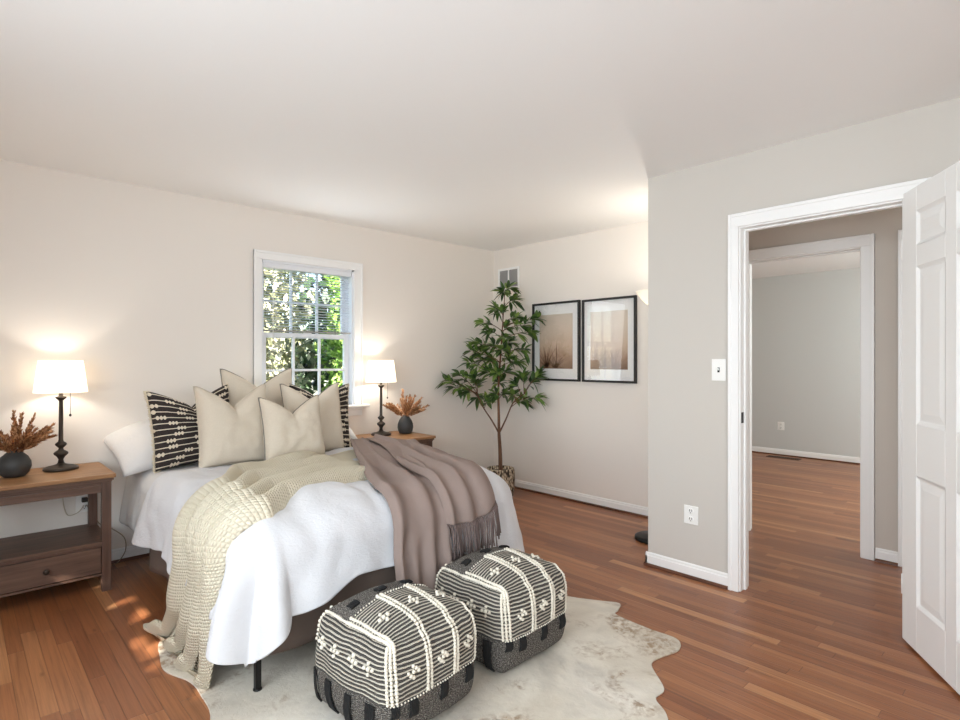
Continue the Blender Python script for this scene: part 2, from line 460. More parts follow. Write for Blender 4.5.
win = empty('window_1', (XL, (WY0+WY1)/2, WZ0), kind='structure')
m = MB(); cy0, cy1 = 1.635, 2.570; ct = 2.130
m.box(XL, XL+.016, cy0, WY0+.002, WZ0, ct-.065); m.box(XL, XL+.016, WY1-.002, cy1, WZ0, ct-.065); m.box(XL, XL+.016, cy0, cy1, ct-.065, ct)
m.box(XL, XL+.024, cy0, cy0+.018, WZ0, ct); m.box(XL, XL+.024, cy1-.018, cy1, WZ0, ct); m.box(XL, XL+.024, cy0+.018, cy1-.018, ct-.018, ct)
m.build('casing', M_trim, win, bevel=.003)
m = MB(); m.box(XL-.15, XL, WY0-.001, WY0+.016, WZ0, WZ1); m.box(XL-.15, XL, WY1-.016, WY1+.001, WZ0, WZ1); m.box(XL-.15, XL, WY0, WY1, WZ1-.016, WZ1+.001)
m.box(XL-.085, XL-.070, WY0+.016, WY0+.028, WZ0, WZ1); m.box(XL-.085, XL-.070, WY1-.028, WY1-.016, WZ0, WZ1)
m.build('window_frame', M_sash, win)
m = MB(); m.box(XL-.15, XL+.055, 1.600, 2.622, .896, .920); m.build('window_sill', M_trim, win, bevel=.006, bseg=3)
m = MB(); m.box(XL, XL+.018, 1.640, 2.565, .826, .896); m.box(XL, XL+.026, 1.640, 2.565, .872, .896); m.build('apron', M_trim, win, bevel=.004)
def sash(x, z0, z1):
    m = MB(); y0, y1 = WY0+.018, WY1-.075 if False else WY1-.018; t = .028; s = .042
    m.box(x-t, x, y0, y0+s, z0, z1); m.box(x-t, x, y1-s, y1, z0, z1); m.box(x-t, x, y0+s, y1-s, z0, z0+s*.95); m.box(x-t, x, y0+s, y1-s, z1-s*.8, z1)
    for k in (1, 2):
        yc = lerp(y0+s, y1-s, k/3); m.box(x-t+.004, x-.004, yc-.009, yc+.009, z0+s*.95, z1-s*.8)
    zc = (z0+z1)/2; m.box(x-t+.006, x-.006, y0+s, y1-s, zc-.009, zc+.009)
    sh = m.build('sash', M_sash, win)
    MB().box(x-.016, x-.013, y0+s, y1-s, z0+s*.9, z1-s*.75).build('glass_pane', M_glass, sh)
    return sh
sash(XL-.095, 1.475, WZ1-.014); sash(XL-.052, WZ0+.001, 1.515)
m = MB(); m.box(XL-.050, XL-.030, 2.06, 2.12, 1.515, 1.527); m.tube([(XL-.04, 2.09, 1.525), (XL-.04, 2.09, 1.545)], .008); m.build('sash_lock', M_plastic, win)

# white mini blind, half drawn
M_slat = plain('blind_slat_white', srgb(232, 234, 238), .45)
by0, by1 = WY0+.020, WY1-.020
bl = empty('window_blind', (XL-.022, (by0+by1)/2, 1.52), 'half raised white slatted mini blind in the window above the bed', 'blind')
m = MB(); m.box(XL-.042, XL-.006, by0, by1, 2.008, 2.048); m.build('headrail', M_slat, bl, bevel=.003)
m = MB(); zz = 1.545
while zz < 2.0:
    c = Vector((XL-.024, 0, zz)); w = .0125
    pr = [(-w, -.0030), (-w*.4, .0004), (w*.4, .0012), (w, .0004)]
    vs = [(c.x+a, y, zz+b) for y in (by0+.004, by1-.004) for a, b in pr]
    m.add(vs, [(0, 1, 5, 4), (1, 2, 6, 5), (2, 3, 7, 6)]); zz += .0215
m.build('slats', M_slat, bl, recalc=False)
MB().box(XL-.037, XL-.011, by0+.002, by1-.002, 1.520, 1.534).build('bottom_rail', plain('blind_rail_grey', srgb(150, 150, 146), .5), bl, bevel=.003)
for y in (by0+.10, (by0+by1)/2, by1-.10): MB().tube([(XL-.010, y, 1.53), (XL-.010, y, 2.01)], .0011, 5).build('ladder_cord', M_plastic, bl)
MB().tube([(XL-.003, by0+.075, 2.02), (XL-.002, by0+.075, 1.46)], .0028, 8).build('tilt_wand', M_plastic, bl)

# unseen rear window and shade, added and sized so only sun flecks enter
w2 = empty('unseen_window_rear', ((W2[0]+W2[1])/2, YS, W2[2]), kind='structure')
m = MB(); x0, x1, z0, z1 = W2
m.box(x0-.07, x0, YS, YS+.018, z0, z1+.07); m.box(x1, x1+.07, YS, YS+.018, z0, z1+.07); m.box(x0, x1, YS, YS+.018, z1, z1+.07); m.box(x0-.1, x1+.1, YS, YS+.05, z0-.03, z0)
m.build('casing', M_trim, w2)
m = MB(); m.box(x0, x0+.05, YS-.09, YS-.05, z0, z1); m.box(x1-.05, x1, YS-.09, YS-.05, z0, z1); m.box(x0, x1, YS-.09, YS-.05, z0, z0+.05); m.box(x0, x1, YS-.09, YS-.05, z1-.05, z1); m.box((x0+x1)/2-.03, (x0+x1)/2+.03, YS-.09, YS-.05, z0, z1)
m.build('window_frame', M_sash, w2)
M_shade = plain('roller_shade_fabric', srgb(235, 230, 220), .8)
m = MB(); m.box(x0+.01, x1-.01, YS-.040, YS-.036, 1.135, z1); m.tube([(x0+.01, YS-.038, 1.135), (x1-.01, YS-.038, 1.135)], .012, 10); m.build('sun_block_shade', M_shade, w2)  # shade drawn low to leave a narrow gap for the sun flecks
w3 = empty('unseen_window_side', (XR, .35, .85), kind='structure')  # unseen window, added as a place for the side fill lamp
m = MB(); m.box(XR-.018, XR, -.57, -.5, .85, 2.12); m.box(XR-.018, XR, 1.2, 1.27, .85, 2.12); m.box(XR-.018, XR, -.5, 1.2, 2.05, 2.12); m.box(XR-.05, XR, -.6, 1.3, .82, .85)
m.build('casing', M_trim, w3)
MB().box(XR+.05, XR+.055, -.5, 1.2, .86, 2.05).build('sun_block_shade', M_shade, w3)

# ================================================================== WALL FITTINGS
def outlet(name, loc, rz, label, switch=False):
    r = empty(name, loc, label, 'light switch' if switch else 'outlet', rz=rz)
    w, h_ = (.082, .125) if switch else (.088, .110)
    MB().box(-w/2, w/2, -.006, 0, -h_/2, h_/2).build('wall_plate', M_plastic, r, world=False, bevel=.003)
    if switch:
        MB().box(-.006, .006, -.008, -.005, -.014, .014).build('toggle_slot', M_black, r, world=False)
        MB().add([(-.004, -.006, -.004), (.004, -.006, -.004), (.004, -.006, .006), (-.004, -.006, .006), (-.003, -.018, .006), (.003, -.018, .006), (.003, -.018, .011), (-.003, -.018, .011)],
                 [(0, 1, 5, 4), (1, 2, 6, 5), (2, 3, 7, 6), (3, 0, 4, 7), (4, 5, 6, 7)], False).build('toggle', M_plastic, r, world=False)
    else:
        for z in (-.024, .024):
            s_ = MB().lathe([(.017, 0), (.017, .0025), (.015, .003)], n=20)
            s_.xf(Matrix.Translation((0, -.006, z)) @ Matrix.Rotation(PI/2, 4, 'X'))
            rc = s_.build('receptacle', M_plastic, r, world=False)
            MB().box(-.0085, -.005, -.0096, -.0088, z-.003, z+.010).box(.005, .0085, -.0096, -.0088, z-.003, z+.010).box(-.0025, .0025, -.0096, -.0088, z-.012, z-.007).build('slots', M_black, rc, world=False)
    return r
outlet('light_switch', (-1.408, YD, 1.243), 0, 'white toggle light switch on shaded wall left of doorway', True)
outlet('wall_outlet', (-1.574, YD, .375), 0, 'white outlet low on the shaded wall below the light switch')
outlet('wall_outlet', (-2.758, YF, .40), 0, 'small white outlet on the end wall of the room beyond the hall')
outlet('wall_outlet', (XL, .59, .41), PI/2, 'white outlet with plug behind the near left nightstand')

# air return vent high on the picture wall
M_vent = plain('vent_grey', srgb(168, 166, 165), .6)
v = empty('wall_vent', (-4.0, YB, 2.04), 'white framed air vent with grey louvres high behind the tree top', 'vent')
vx0, vx1, vz0, vz1 = -4.155, -3.855, 2.03, 2.25
m = MB(); m.box(vx0, vx1, YB-.010, YB, vz0, vz0+.022); m.box(vx0, vx1, YB-.010, YB, vz1-.022, vz1); m.box(vx0, vx0+.022, YB-.010, YB, vz0+.022, vz1-.022); m.box(vx1-.022, vx1, YB-.010, YB, vz0+.022, vz1-.022); m.box(-4.013, -3.997, YB-.010, YB, vz0+.022, vz1-.022)
m.build('frame', M_trim, v, bevel=.002)
m = MB(); z = vz0+.028
m.box(vx0+.02, vx1-.02, YB-.0015, YB, vz0+.02, vz1-.02)
while z < vz1-.03:
    m.add([(vx0+.022, YB-.002, z+.008), (vx1-.022, YB-.002, z+.008), (vx1-.022, YB-.008, z), (vx0+.022, YB-.008, z)], [(0, 1, 2, 3)], False); z += .011
m.build('louvres', M_vent, v)
# floor register in the far room
r_ = empty('floor_register', (-2.66, 8.02, 0), 'brown metal floor register by the end wall of the far room', 'vent')
M_reg = plain('register_brown', srgb(88, 60, 42), .45, .3)
MB().box(-2.86, -2.46, 7.96, 8.09, 0, .006).build('frame', M_reg, r_, bevel=.002)
m = MB()
for i in range(16): m.box(-2.84+i*.0235, -2.83+i*.0235, 7.985, 8.065, .006, .009)
m.build('slots', M_black, r_)

# ================================================================== PICTURES
M_frame = plain('black_picture_frame', srgb(20, 18, 17), .4)
M_mat = plain('white_picture_mat', srgb(250, 249, 247), .8)
pg = NT('picture_glazing')
pt = pg.n('ShaderNodeBsdfTransparent', {0: (.97, .97, .97, 1)}); pgl = pg.n('ShaderNodeBsdfGlossy', {'Roughness': .01})
pf = pg.math('MULTIPLY', pg.n('ShaderNodeFresnel', {0: 1.75}), pg.math('SUBTRACT', 1.0, pg.n('ShaderNodeNewGeometry').outputs['Backfacing'])); pm = pg.n('ShaderNodeMixShader', {0: pf, 1: pt.outputs[0], 2: pgl.outputs[0]})
pg.t.links.new(pm.outputs[0], pg.out.inputs[0]); M_pglass = pg.m
def art_material(name, seed):
    t = NT(name); tc = t.n('ShaderNodeTexCoord'); sp = t.n('ShaderNodeSeparateXYZ', {0: tc.outputs['Generated']})
    n1 = t.noise(tc.outputs['Generated'], 3.2+seed, 5, .6, .5)
    f = t.math('ADD', sp.outputs[2], t.math('MULTIPLY', t.math('SUBTRACT', n1.outputs[0], .5), .28))
    r = t.ramp(f, [(.0, srgb(134, 102, 80)), (.20, srgb(178, 144, 118)), (.42, srgb(216, 190, 164)), (.75, srgb(228, 210, 190)), (1, srgb(222, 208, 190))])
    t.set(t.b, 'Base Color', r); t.p(Roughness=.9); return t.m
M_ink = plain('print_brown_ink', srgb(112, 78, 58), .9)
M_ink2 = plain('print_pale_ink', srgb(150, 112, 86), .9)
def picture(name, x0, x1, z0, z1, seed, label):
    p = empty(name, ((x0+x1)/2, YB, z0), label, 'picture', 'pair of framed prints on the picture wall')
    f, d = .019, .030
    m = MB(); m.box(x0, x1, YB-d, YB-.001, z0, z0+f); m.box(x0, x1, YB-d, YB-.001, z1-f, z1); m.box(x0, x0+f, YB-d, YB-.001, z0+f, z1-f); m.box(x1-f, x1, YB-d, YB-.001, z0+f, z1-f)
    m.build('frame', M_frame, p, bevel=.0015, bseg=1)
    MB().box(x0+f, x1-f, YB-.012, YB-.002, z0+f, z1-f).build('mat_board', M_mat, p)
    ax0, ax1, az0, az1 = x0+.085, x1-.085, z0+.115, z1-.115
    pr = MB().box(ax0, ax1, YB-.0135, YB-.012, az0, az1).build('print', art_material('art_print_%d' % seed, seed), p)
    rnd = random.Random(seed); m = MB()
    for cl in range(4):                                   # soft arching plumes, printed flat on the sheet
        bx = lerp(ax0+.06, ax1-.12, rnd.random()); 
        for k in range(10):
            a = rnd.uniform(-.9, .9); L = rnd.uniform(.10, .26); pts = []
            for i in range(7):
                s = i/6; px = bx+math.sin(a)*L*s+.10*a*s*s*L*4; pz = az0+.004+math.cos(a*.6)*L*s-.16*abs(a)*s*s*L*2.4
                pts.append((max(ax0+.003, min(ax1-.003, px)), YB-.0138, max(az0+.002, min(az1-.003, pz)), .0045*(1-s)+.0006))
            vs = []; 
            for q in pts: vs += [(q[0]-q[3], q[1], q[2]), (q[0]+q[3], q[1], q[2])]
            m.add(vs, [(2*i, 2*i+1, 2*i+3, 2*i+2) for i in range(6)], False)
    m.build('printed_plumes', M_ink if seed % 2 else M_ink2, pr)
    MB().box(x0+f, x1-f, YB-.0205, YB-.0185, z0+f, z1-f).build('glazing', M_pglass, p)
picture('framed_picture', -3.663, -3.095, 1.103, 1.848, 1, 'black framed tan print partly behind the tree leaves')
picture('framed_picture', -3.066, -2.515, 1.103, 1.842, 2, 'black framed tan print nearer the wall corner, reflecting the window')

# ================================================================== OUTSIDE THE WINDOW
M_lawn = plain('lawn_green', srgb(70, 92, 48), .9, var=.3)
struct('ground_outside', MB().box(-26, -4.5, -14, 18, -.7, -.5), M_lawn)
struct('ground_outside_rear', MB().box(-4.5, 8, -14, -1.4, -.7, -.5), M_lawn)
def leaf_material(name, a, b, c):
    t = NT(name); g = t.n('ShaderNodeNewGeometry')
    r = t.ramp(g.outputs['Random Per Island'], [(0, a), (.55, b), (1, c)])
    t.set(t.b, 'Base Color', r); t.p(Roughness=.5)
    return t.m
M_leaf_pale = leaf_material('pale_foliage', srgb(96, 104, 70), srgb(168, 166, 128), srgb(222, 214, 190))
M_leaf_bright = leaf_material('bright_foliage', srgb(70, 110, 36), srgb(122, 164, 62), srgb(184, 208, 112))
M_leaf_deep = leaf_material('deep_foliage', srgb(24, 44, 24), srgb(44, 70, 38), srgb(78, 104, 62))
M_bark = wood('grey_bark', srgb(60, 48, 40), srgb(92, 76, 64), srgb(120, 104, 90), axis=2, rough=.9)
def outdoor_tree(name, loc, crown, n, mat, label, size=.10, seed=1):
    r = empty(name, loc, label, 'tree', 'trees outside the window')
    rnd = random.Random(seed); m = MB()
    cz, rx, ry, rz = crown
    for i in range(n):
        while True:
            a = Vector((rnd.uniform(-1, 1), rnd.uniform(-1, 1), rnd.uniform(-1, 1)))
            if .25 < a.length < 1: break
        q = a.copy(); a = a.normalized()*(.45+.55*a.length)
        lump = .75+.35*nz(a.x*2.2+seed, a.y*2.2, a.z*2.2)
        c = Vector((a.x*rx*lump, a.y*ry*lump, cz+a.z*rz*lump))
        u = Vector((rnd.gauss(0, 1), rnd.gauss(0, 1), rnd.gauss(0, 1))).normalized(); w = u.orthogonal().normalized()
        s = size*rnd.uniform(.6, 1.3)
        m.add([c-u*s, c-w*s*.45, c+u*s, c+w*s*.45], [(0, 1, 2, 3)], False)
    m.build('foliage', mat, r, world=False, recalc=False)
    MB().tube([(0, 0, 0), (.05, .03, cz*.5), (0, 0, cz+rz*.4)], [.13, .10, .03], 10).build('trunk', M_bark, r, world=False)
outdoor_tree('broadleaf_tree', (-7.2, 2.6, -.5), (2.2, 1.0, 1.05, 2.0), 7000, M_leaf_pale, 'pale dry leaved tree filling the left window panes', .058, 3)
outdoor_tree('broadleaf_tree', (-7.1, 4.55, -.5), (2.4, 1.0, .95, 2.2), 7000, M_leaf_bright, 'bright green leafy tree in the right window panes', .058, 4)
outdoor_tree('broadleaf_tree', (-9.8, 3.9, -.5), (3.2, 1.3, 3.4, 3.4), 4200, M_leaf_deep, 'dark green tree seen between the paler ones outside', .15, 5)
outdoor_tree('added_dapple_bush', (-.7, -3.0, -.5), (2.35, 1.4, .45, .85), 900, M_leaf_bright, 'leafy bush added outside the unseen rear window to dapple the sun', .09, 8)  # bush out of view, put here to break the sun into flecks

# ================================================================== NIGHTSTANDS
def nightstand(loc, label):
    r = empty('nightstand', loc, label, 'nightstand', 'pair of wooden nightstands beside the bed')
    D, W, Z = .48, .60, .66     # x: 0 (wall) .. D (front); y: 0..W
    m = MB(); m.box(0, D+.025, -.012, W+.012, Z-.022, Z); m.build('tabletop', M_stand_top, r, world=False, bevel=.004)
    m = MB(); m.box(.006, D+.014, -.004, W+.004, Z-.036, Z-.022); m.box(.010, D+.006, .003, W-.003, Z-.046, Z-.036); m.build('top_moulding', M_stand, r, world=False, bevel=.003)
    lw = .045
    for x in (.012, D-lw):
        for y in (.006, W-lw-.006):
            MB().box(x, x+lw, y, y+lw, 0, Z-.046).build('leg', M_stand_leg, r, world=False, bevel=.002)
    m = MB(); m.box(.02, .04, .05, W-.05, Z-.105, Z-.046); m.box(.04, D-.05, .012, .030, Z-.105, Z-.046); m.box(.04, D-.05, W-.030, W-.012, Z-.105, Z-.046); m.box(D-.030, D-.012, .05, W-.05, Z-.105, Z-.046)
    m.box(D-.014, D-.004, .05, W-.05, Z-.075, Z-.062)
    m.build('apron', M_stand, r, world=False, bevel=.002)
    m = MB(); m.box(.01, D-.006, .008, W-.008, .262, .282); m.build('shelf', M_stand, r, world=False, bevel=.002)
    m = MB(); m.box(.02, D-.035, .014, .028, .095, .262); m.box(.02, D-.035, W-.028, W-.014, .095, .262); m.box(.02, .032, .028, W-.028, .095, .262); m.box(.032, D-.035, .028, W-.028, .095, .105)
    m.box(D-.035, D-.010, .05, W-.05, .090, .102); m.box(D-.035, D-.012, .05, W-.05, .250, .262)
    m.build('drawer_case', M_stand, r, world=False)
    dr = MB().box(D-.034, D-.010, .053, W-.053, .106, .247).build('drawer', M_stand, r, world=False, bevel=.002)
    k = MB().lathe([(.006, 0), (.006, .010), (.013, .016), (.015, .022), (.012, .028), (.004, .031)], n=18)
    k.xf(Matrix.Translation((D-.010, W/2, .178)) @ Matrix.Rotation(PI/2, 4, 'Y')); k.build('knob', M_bronze, dr, world=False)
    return r
n1 = nightstand((XL+.014, .055, 0), 'wooden nightstand left of the bed with open shelf and drawer')
n2 = copy_tree(n1); n2.location = (XL+.014, 2.362, 0); n2['label'] = 'wooden nightstand on the far side of the bed by the window'

# ================================================================== TABLE LAMPS
sh = NT('linen_lamp_shade')
s_d = sh.n('ShaderNodeBsdfDiffuse', {0: srgb(250, 244, 232)}); s_t = sh.n('ShaderNodeBsdfTranslucent', {0: srgb(255, 246, 230)})
s_m = sh.n('ShaderNodeMixShader', {0: .55, 1: s_d.outputs[0], 2: s_t.outputs[0]}); s_e = sh.n('ShaderNodeEmission', {0: (1, .94, .85, 1), 1: .50}); s_a = sh.n('ShaderNodeAddShader', {0: s_m.outputs[0], 1: s_e.outputs[0]}); sh.t.links.new(s_a.outputs[0], sh.out.inputs[0])
M_lshade = sh.m
def table_lamp(loc, label, power):
    r = empty('table_lamp', loc, label, 'lamp', 'table lamps beside the bed')
    b = MB().lathe([(.082, 0), (.086, .006), (.084, .014), (.070, .021), (.045, .026), (.022, .034), (.016, .042)], n=36)
    b.build('base', M_bronze, r, world=False)
    s = MB().lathe([(.016, .040), (.012, .060), (.020, .076), (.034, .090), (.036, .098), (.030, .106), (.014, .116), (.011, .126), (.022, .138), (.029, .147), (.027, .154), (.014, .164), (.0115, .176), (.0105, .40), (.013, .405), (.026, .418), (.028, .424), (.012, .430), (.010, .445)], n=28)
    s.build('shaft', M_bronze, r, world=False)
    so_ = MB().lathe([(.012, .445), (.014, .452), (.014, .490), (.010, .495)], n=18)
    so_.build('socket', M_bronze, r, world=False)
    m = MB(); z0, z1, r0, r1 = .452, .638, .130, .107
    m.lathe([(r0, z0), (r1, z1), (r1-.0015, z1), (r0-.0015, z0), (r0, z0)], n=56, cap=False)
    shd = m.build('lamp_shade', M_lshade, r, world=False)
    m = MB()
    for k in range(3):
        a = 2*PI*k/3+.4; m.tube([(0, 0, .625), ((r1-.002)*math.cos(a), (r1-.002)*math.sin(a), .630)], .0018, 6)
    m.tube([(.014, 0, .47), (.045, 0, .50), (.045, 0, .56), (0, 0, .625)], .0016, 6); m.tube([(-.014, 0, .47), (-.045, 0, .50), (-.045, 0, .56), (0, 0, .625)], .0016, 6)
    m.build('shade_carrier', M_bronze, shd, world=False)
    ch = MB(); cx, cy = .036, .040
    ch.tube([(.010, .012, .468), (cx*.8, cy*.8, .466), (cx, cy, .455)], .0012, 5); ch.tube([(cx, cy, .455), (cx, cy, .325)], .0013, 5)
    pc = ch.build('pull_chain', M_bronze, r, world=False)
    MB().ball((cx, cy, .318), .0065, 10, 8, (1, 1, 1.3)).build('pull_knob', M_bronze, pc, world=False)
    l = bpy.data.lights.new('lamp_bulb', 'POINT'); l.energy = power; l.color = (1, .91, .79); l.shadow_soft_size = .03
    lo = bpy.data.objects.new('lamp_bulb', l); COL.objects.link(lo); lo.parent = r; lo.location = (0, 0, .545)
    return r
lampL = table_lamp((-4.06, .455, .66), 'lit dark bronze table lamp on the near left nightstand', 2.8)
lampR = table_lamp((-4.06, 2.655, .66), 'lit dark bronze table lamp on the far nightstand beside the window', 4.2)
MB().tube(catmull([(-4.13, .49, .667), (-4.20, .52, .664), (-4.219, .50, .640), (-4.220, .48, .50), (-4.215, .50, .36), (-4.212, .555, .36), (-4.205, .585, .40)], 6), .0028, 6).build('power_cord', plain('pale_cord', srgb(196, 184, 164), .5), lampL)
MB().box(-4.222, -4.195, .575, .605, .420, .448).build('plug', M_black, lampL, bevel=.003)
cord = MB().tube(catmull([(-4.218, .60, .40), (-4.19, .66, .28), (-4.17, .72, .24), (-4.16, .79, .17), (-4.17, .80, .08), (-4.18, .76, .012), (-4.12, .70, .008), (-4.06, .64, .008), (-4.10, .50, .008)], 6), .003, 6).build('power_cable', plain('tan_cord', srgb(150, 134, 112), .5), origin=(-4.15, .72, 0))
tag(cord, 'thin loose cord hanging to the floor between nightstand and bed', 'cable')

# ================================================================== VASES WITH DRIED PLUMES
M_plume = leaf_material('dried_plume', srgb(120, 76, 44), srgb(170, 118, 76), srgb(214, 168, 124))
def vase(loc, label, dlabel, prof, seed):
    r = empty('vase', loc, label, 'vase', 'round charcoal vases on the nightstands')
    MB().lathe(prof + [(prof[-1][0]-.006, prof[-1][1]), (prof[-1][0]-.008, prof[-1][1]-.02), (.0, prof[-1][1]-.022)], n=40, cap=False).build('vessel', M_vase, r, world=False)
    top = prof[-1][1]
    g = empty('dried_grass_bunch', (loc[0], loc[1], loc[2]+top-.02), dlabel, 'dried flowers', 'dried plume bunches in the vases')
    rnd = random.Random(seed)
    for k in range(40):
        a = rnd.uniform(0, 2*PI); sp_ = math.sqrt(rnd.random())*1.0; L = rnd.uniform(.17, .265)*(1-.12*sp_)
        d = Vector((math.sin(sp_)*math.cos(a), math.sin(sp_)*math.sin(a), math.cos(sp_)))
        side = Vector((math.cos(a), math.sin(a), 0))
        base = Vector((.012*math.cos(a), .012*math.sin(a), -.004))
        m = MB(); P = []
        for i in range(7):
            s = i/6; P.append(base + d*L*s - Vector((0, 0, .03*sp_*s*s)) + side*.01*s*s)
        m.tube(P, [.0018-.0012*i/6 for i in range(7)], 5)
        for i in range(92):
            s = rnd.uniform(.22, 1.0); j = min(5, int(s*6)); p = P[j].lerp(P[j+1], s*6-j)
            t = (P[j+1]-P[j]).normalized(); w = Vector((rnd.gauss(0, 1), rnd.gauss(0, 1), rnd.gauss(0, 1))); w = (w-t*w.dot(t)).normalized()
            u = (t*1.0+w*rnd.uniform(.25, .7)).normalized(); q = u.orthogonal().normalized(); ln = rnd.uniform(.018, .040)*(1.25-.6*s)
            m.add([p, p+u*ln*.4+q*.0052, p+u*ln, p+u*ln*.4-q*.0052], [(0, 1, 2, 3)], False)
        m.build('plume', M_plume, g, world=False, recalc=False)
vase((-3.985, .240, .66), 'round charcoal vase on the near left nightstand', 'orange brown dried plumes in the near left vase',
     [(.030, 0), (.048, .004), (.067, .025), (.0765, .055), (.074, .082), (.060, .110), (.040, .130), (.027, .140), (.026, .147)], 21)
vase((-4.0, 2.865, .66), 'egg shaped charcoal vase on the far nightstand', 'tan dried plumes in the far vase by the plant',
     [(.036, 0), (.050, .003), (.062, .025), (.068, .055), (.066, .085), (.054, .118), (.038, .140), (.027, .152), (.026, .158)], 22)

# ================================================================== FLOOR LAMP BEHIND THE CORNER
fl = empty('floor_lamp', (-2.09, 3.70, 0), 'torchiere floor lamp with black base, mostly hidden behind the wall corner', 'lamp')
MB().lathe([(.140, 0), (.143, .008), (.140, .022), (.120, .030), (.04, .036), (.018, .050)], (-2.09, 3.70, 0), 44).build('base', M_blackmetal, fl)
MB().tube([(-2.09, 3.70, .04), (-2.09, 3.70, 1.70)], .0125, 14).build('pole', M_blackmetal, fl)
bw = NT('white_glass_bowl'); b1_ = bw.n('ShaderNodeBsdfDiffuse', {0: srgb(250, 248, 242)}); b2_ = bw.n('ShaderNodeBsdfTranslucent', {0: srgb(255, 250, 240)})
b3_ = bw.n('ShaderNodeMixShader', {0: .4, 1: b1_.outputs[0], 2: b2_.outputs[0]}); bw.t.links.new(b3_.outputs[0], bw.out.inputs[0])
MB().lathe([(.02, 1.69), (.05, 1.70), (.09, 1.735), (.120, 1.775), (.135, 1.80), (.132, 1.80), (.117, 1.778), (.088, 1.740), (.05, 1.706), (.0, 1.70)], (-2.09, 3.70, 0), 44, cap=False).build('lamp_shade', bw.m, fl)
l = bpy.data.lights.new('torchiere_bulb', 'POINT'); l.energy = 8.5; l.color = (1, .95, .87); l.shadow_soft_size = .03
lo = bpy.data.objects.new('torchiere_bulb', l); COL.objects.link(lo); lo.parent = fl; lo.location = (0, 0, 1.755)

# ================================================================== COWHIDE RUG
hide = NT('cowhide'); tc = hide.n('ShaderNodeTexCoord')
n1_ = hide.noise(tc.outputs['Object'], 1.6, 5, .6, .4); n2_ = hide.noise(tc.outputs['Object'], 34, 4, .65, .4); n3_ = hide.noise(tc.outputs['Object'], 3.2, 4, .6, 1.0)
base = hide.ramp(n1_.outputs[0], [(.35, srgb(204, 194, 178)), (.55, srgb(230, 222, 208)), (.7, srgb(240, 234, 224))])
spots = hide.ramp(n3_.outputs[0], [(.50, (0, 0, 0, 1)), (.64, (1, 1, 1, 1))])
streak = hide.math('MULTIPLY', spots.outputs[0], hide.ramp(n2_.outputs[0], [(.4, (0, 0, 0, 1)), (.62, (1, 1, 1, 1))]).outputs[0])
c_ = hide.mix(hide.math('MULTIPLY', streak, .85), base.outputs[0], srgb(150, 122, 92))
n4_ = hide.noise(hide.n('ShaderNodeMapping', {'Vector': tc.outputs['Object'], 'Location': (4, 7, 1)}), 2.4, 4, .6, .6)
sp2 = hide.ramp(n4_.outputs[0], [(.50, (0, 0, 0, 1)), (.68, (1, 1, 1, 1))])
c_ = hide.mix(hide.math('MULTIPLY', sp2.outputs[0], .32), c_, srgb(140, 136, 134))
hide.set(hide.b, 'Base Color', c_); hide.p(Roughness=.85); hide.bump(n2_.outputs[0], .5, .006)
rug_pts = [(-2.96, .86), (-2.90, .70), (-2.74, .655), (-2.60, .64), (-2.45, .69), (-2.33, .695), (-2.13, .67), (-1.95, .52), (-1.72, .30), (-1.50, .20), (-1.42, .36), (-1.30, .60),
           (-1.10, .72), (-.92, .70), (-.80, .86), (-.86, 1.12), (-.92, 1.40), (-.90, 1.66), (-1.01, 1.88), (-1.10, 1.955), (-1.112, 2.04), (-1.235, 2.16), (-1.238, 2.25), (-1.215, 2.36), (-1.27, 2.445),
           (-1.42, 2.44), (-1.60, 2.455), (-1.625, 2.51), (-1.665, 2.58), (-1.76, 2.53), (-1.92, 2.45), (-2.10, 2.46), (-2.35, 2.56), (-2.55, 2.55), (-2.66, 2.30), (-2.72, 1.9), (-2.74, 1.5), (-2.84, 1.15)]
rp = [(p.x, p.y) for p in catmull([(x, y, 0) for x, y in rug_pts], 6, True)]
rug = MB().poly(rp, 0, .007).build('cowhide_rug', hide.m, origin=(-1.9, 1.4, 0.0005), bevel=.002, bseg=2)
tag(rug, 'cream and grey cowhide rug with a ragged outline under the poufs and bed foot', 'rug')

# ================================================================== BED
BZ, R_ = .630, .125
A1, B0, B1 = -2.285, .935, 2.185          # rounded edge starts here (foot, near side, far side)
def bed_map(a, b, off=0.0, flare=.10, floor=None):
    """bed-flat coordinates (a towards the foot, b across) -> point over the bed, off = height above it"""
    ca, cb = min(a, A1), max(B0, min(B1, b))
    ea, eb = a-ca, b-cb; L = math.hypot(ea, eb)
    if L < 1e-6: return Vector((a, b, BZ+off)), 0.0
    nx, ny = ea/L, eb/L; q = R_*PI/2
    if L < q:
        t = L/R_; out, dn = R_*math.sin(t), R_*(1-math.cos(t)); N = (math.sin(t), math.cos(t))
    else:
        out, dn = R_+flare*(L-q), R_+(L-q); N = (1, flare*.5)
    out += off*N[0]; dn -= off*N[1]
    if floor is not None and BZ-dn < floor:
        o_ = floor-(BZ-dn); out += o_*.95-off*.75*sstep(0, .10, o_); dn = BZ-floor
    return Vector((ca+nx*out, cb+ny*out, BZ-dn)), L

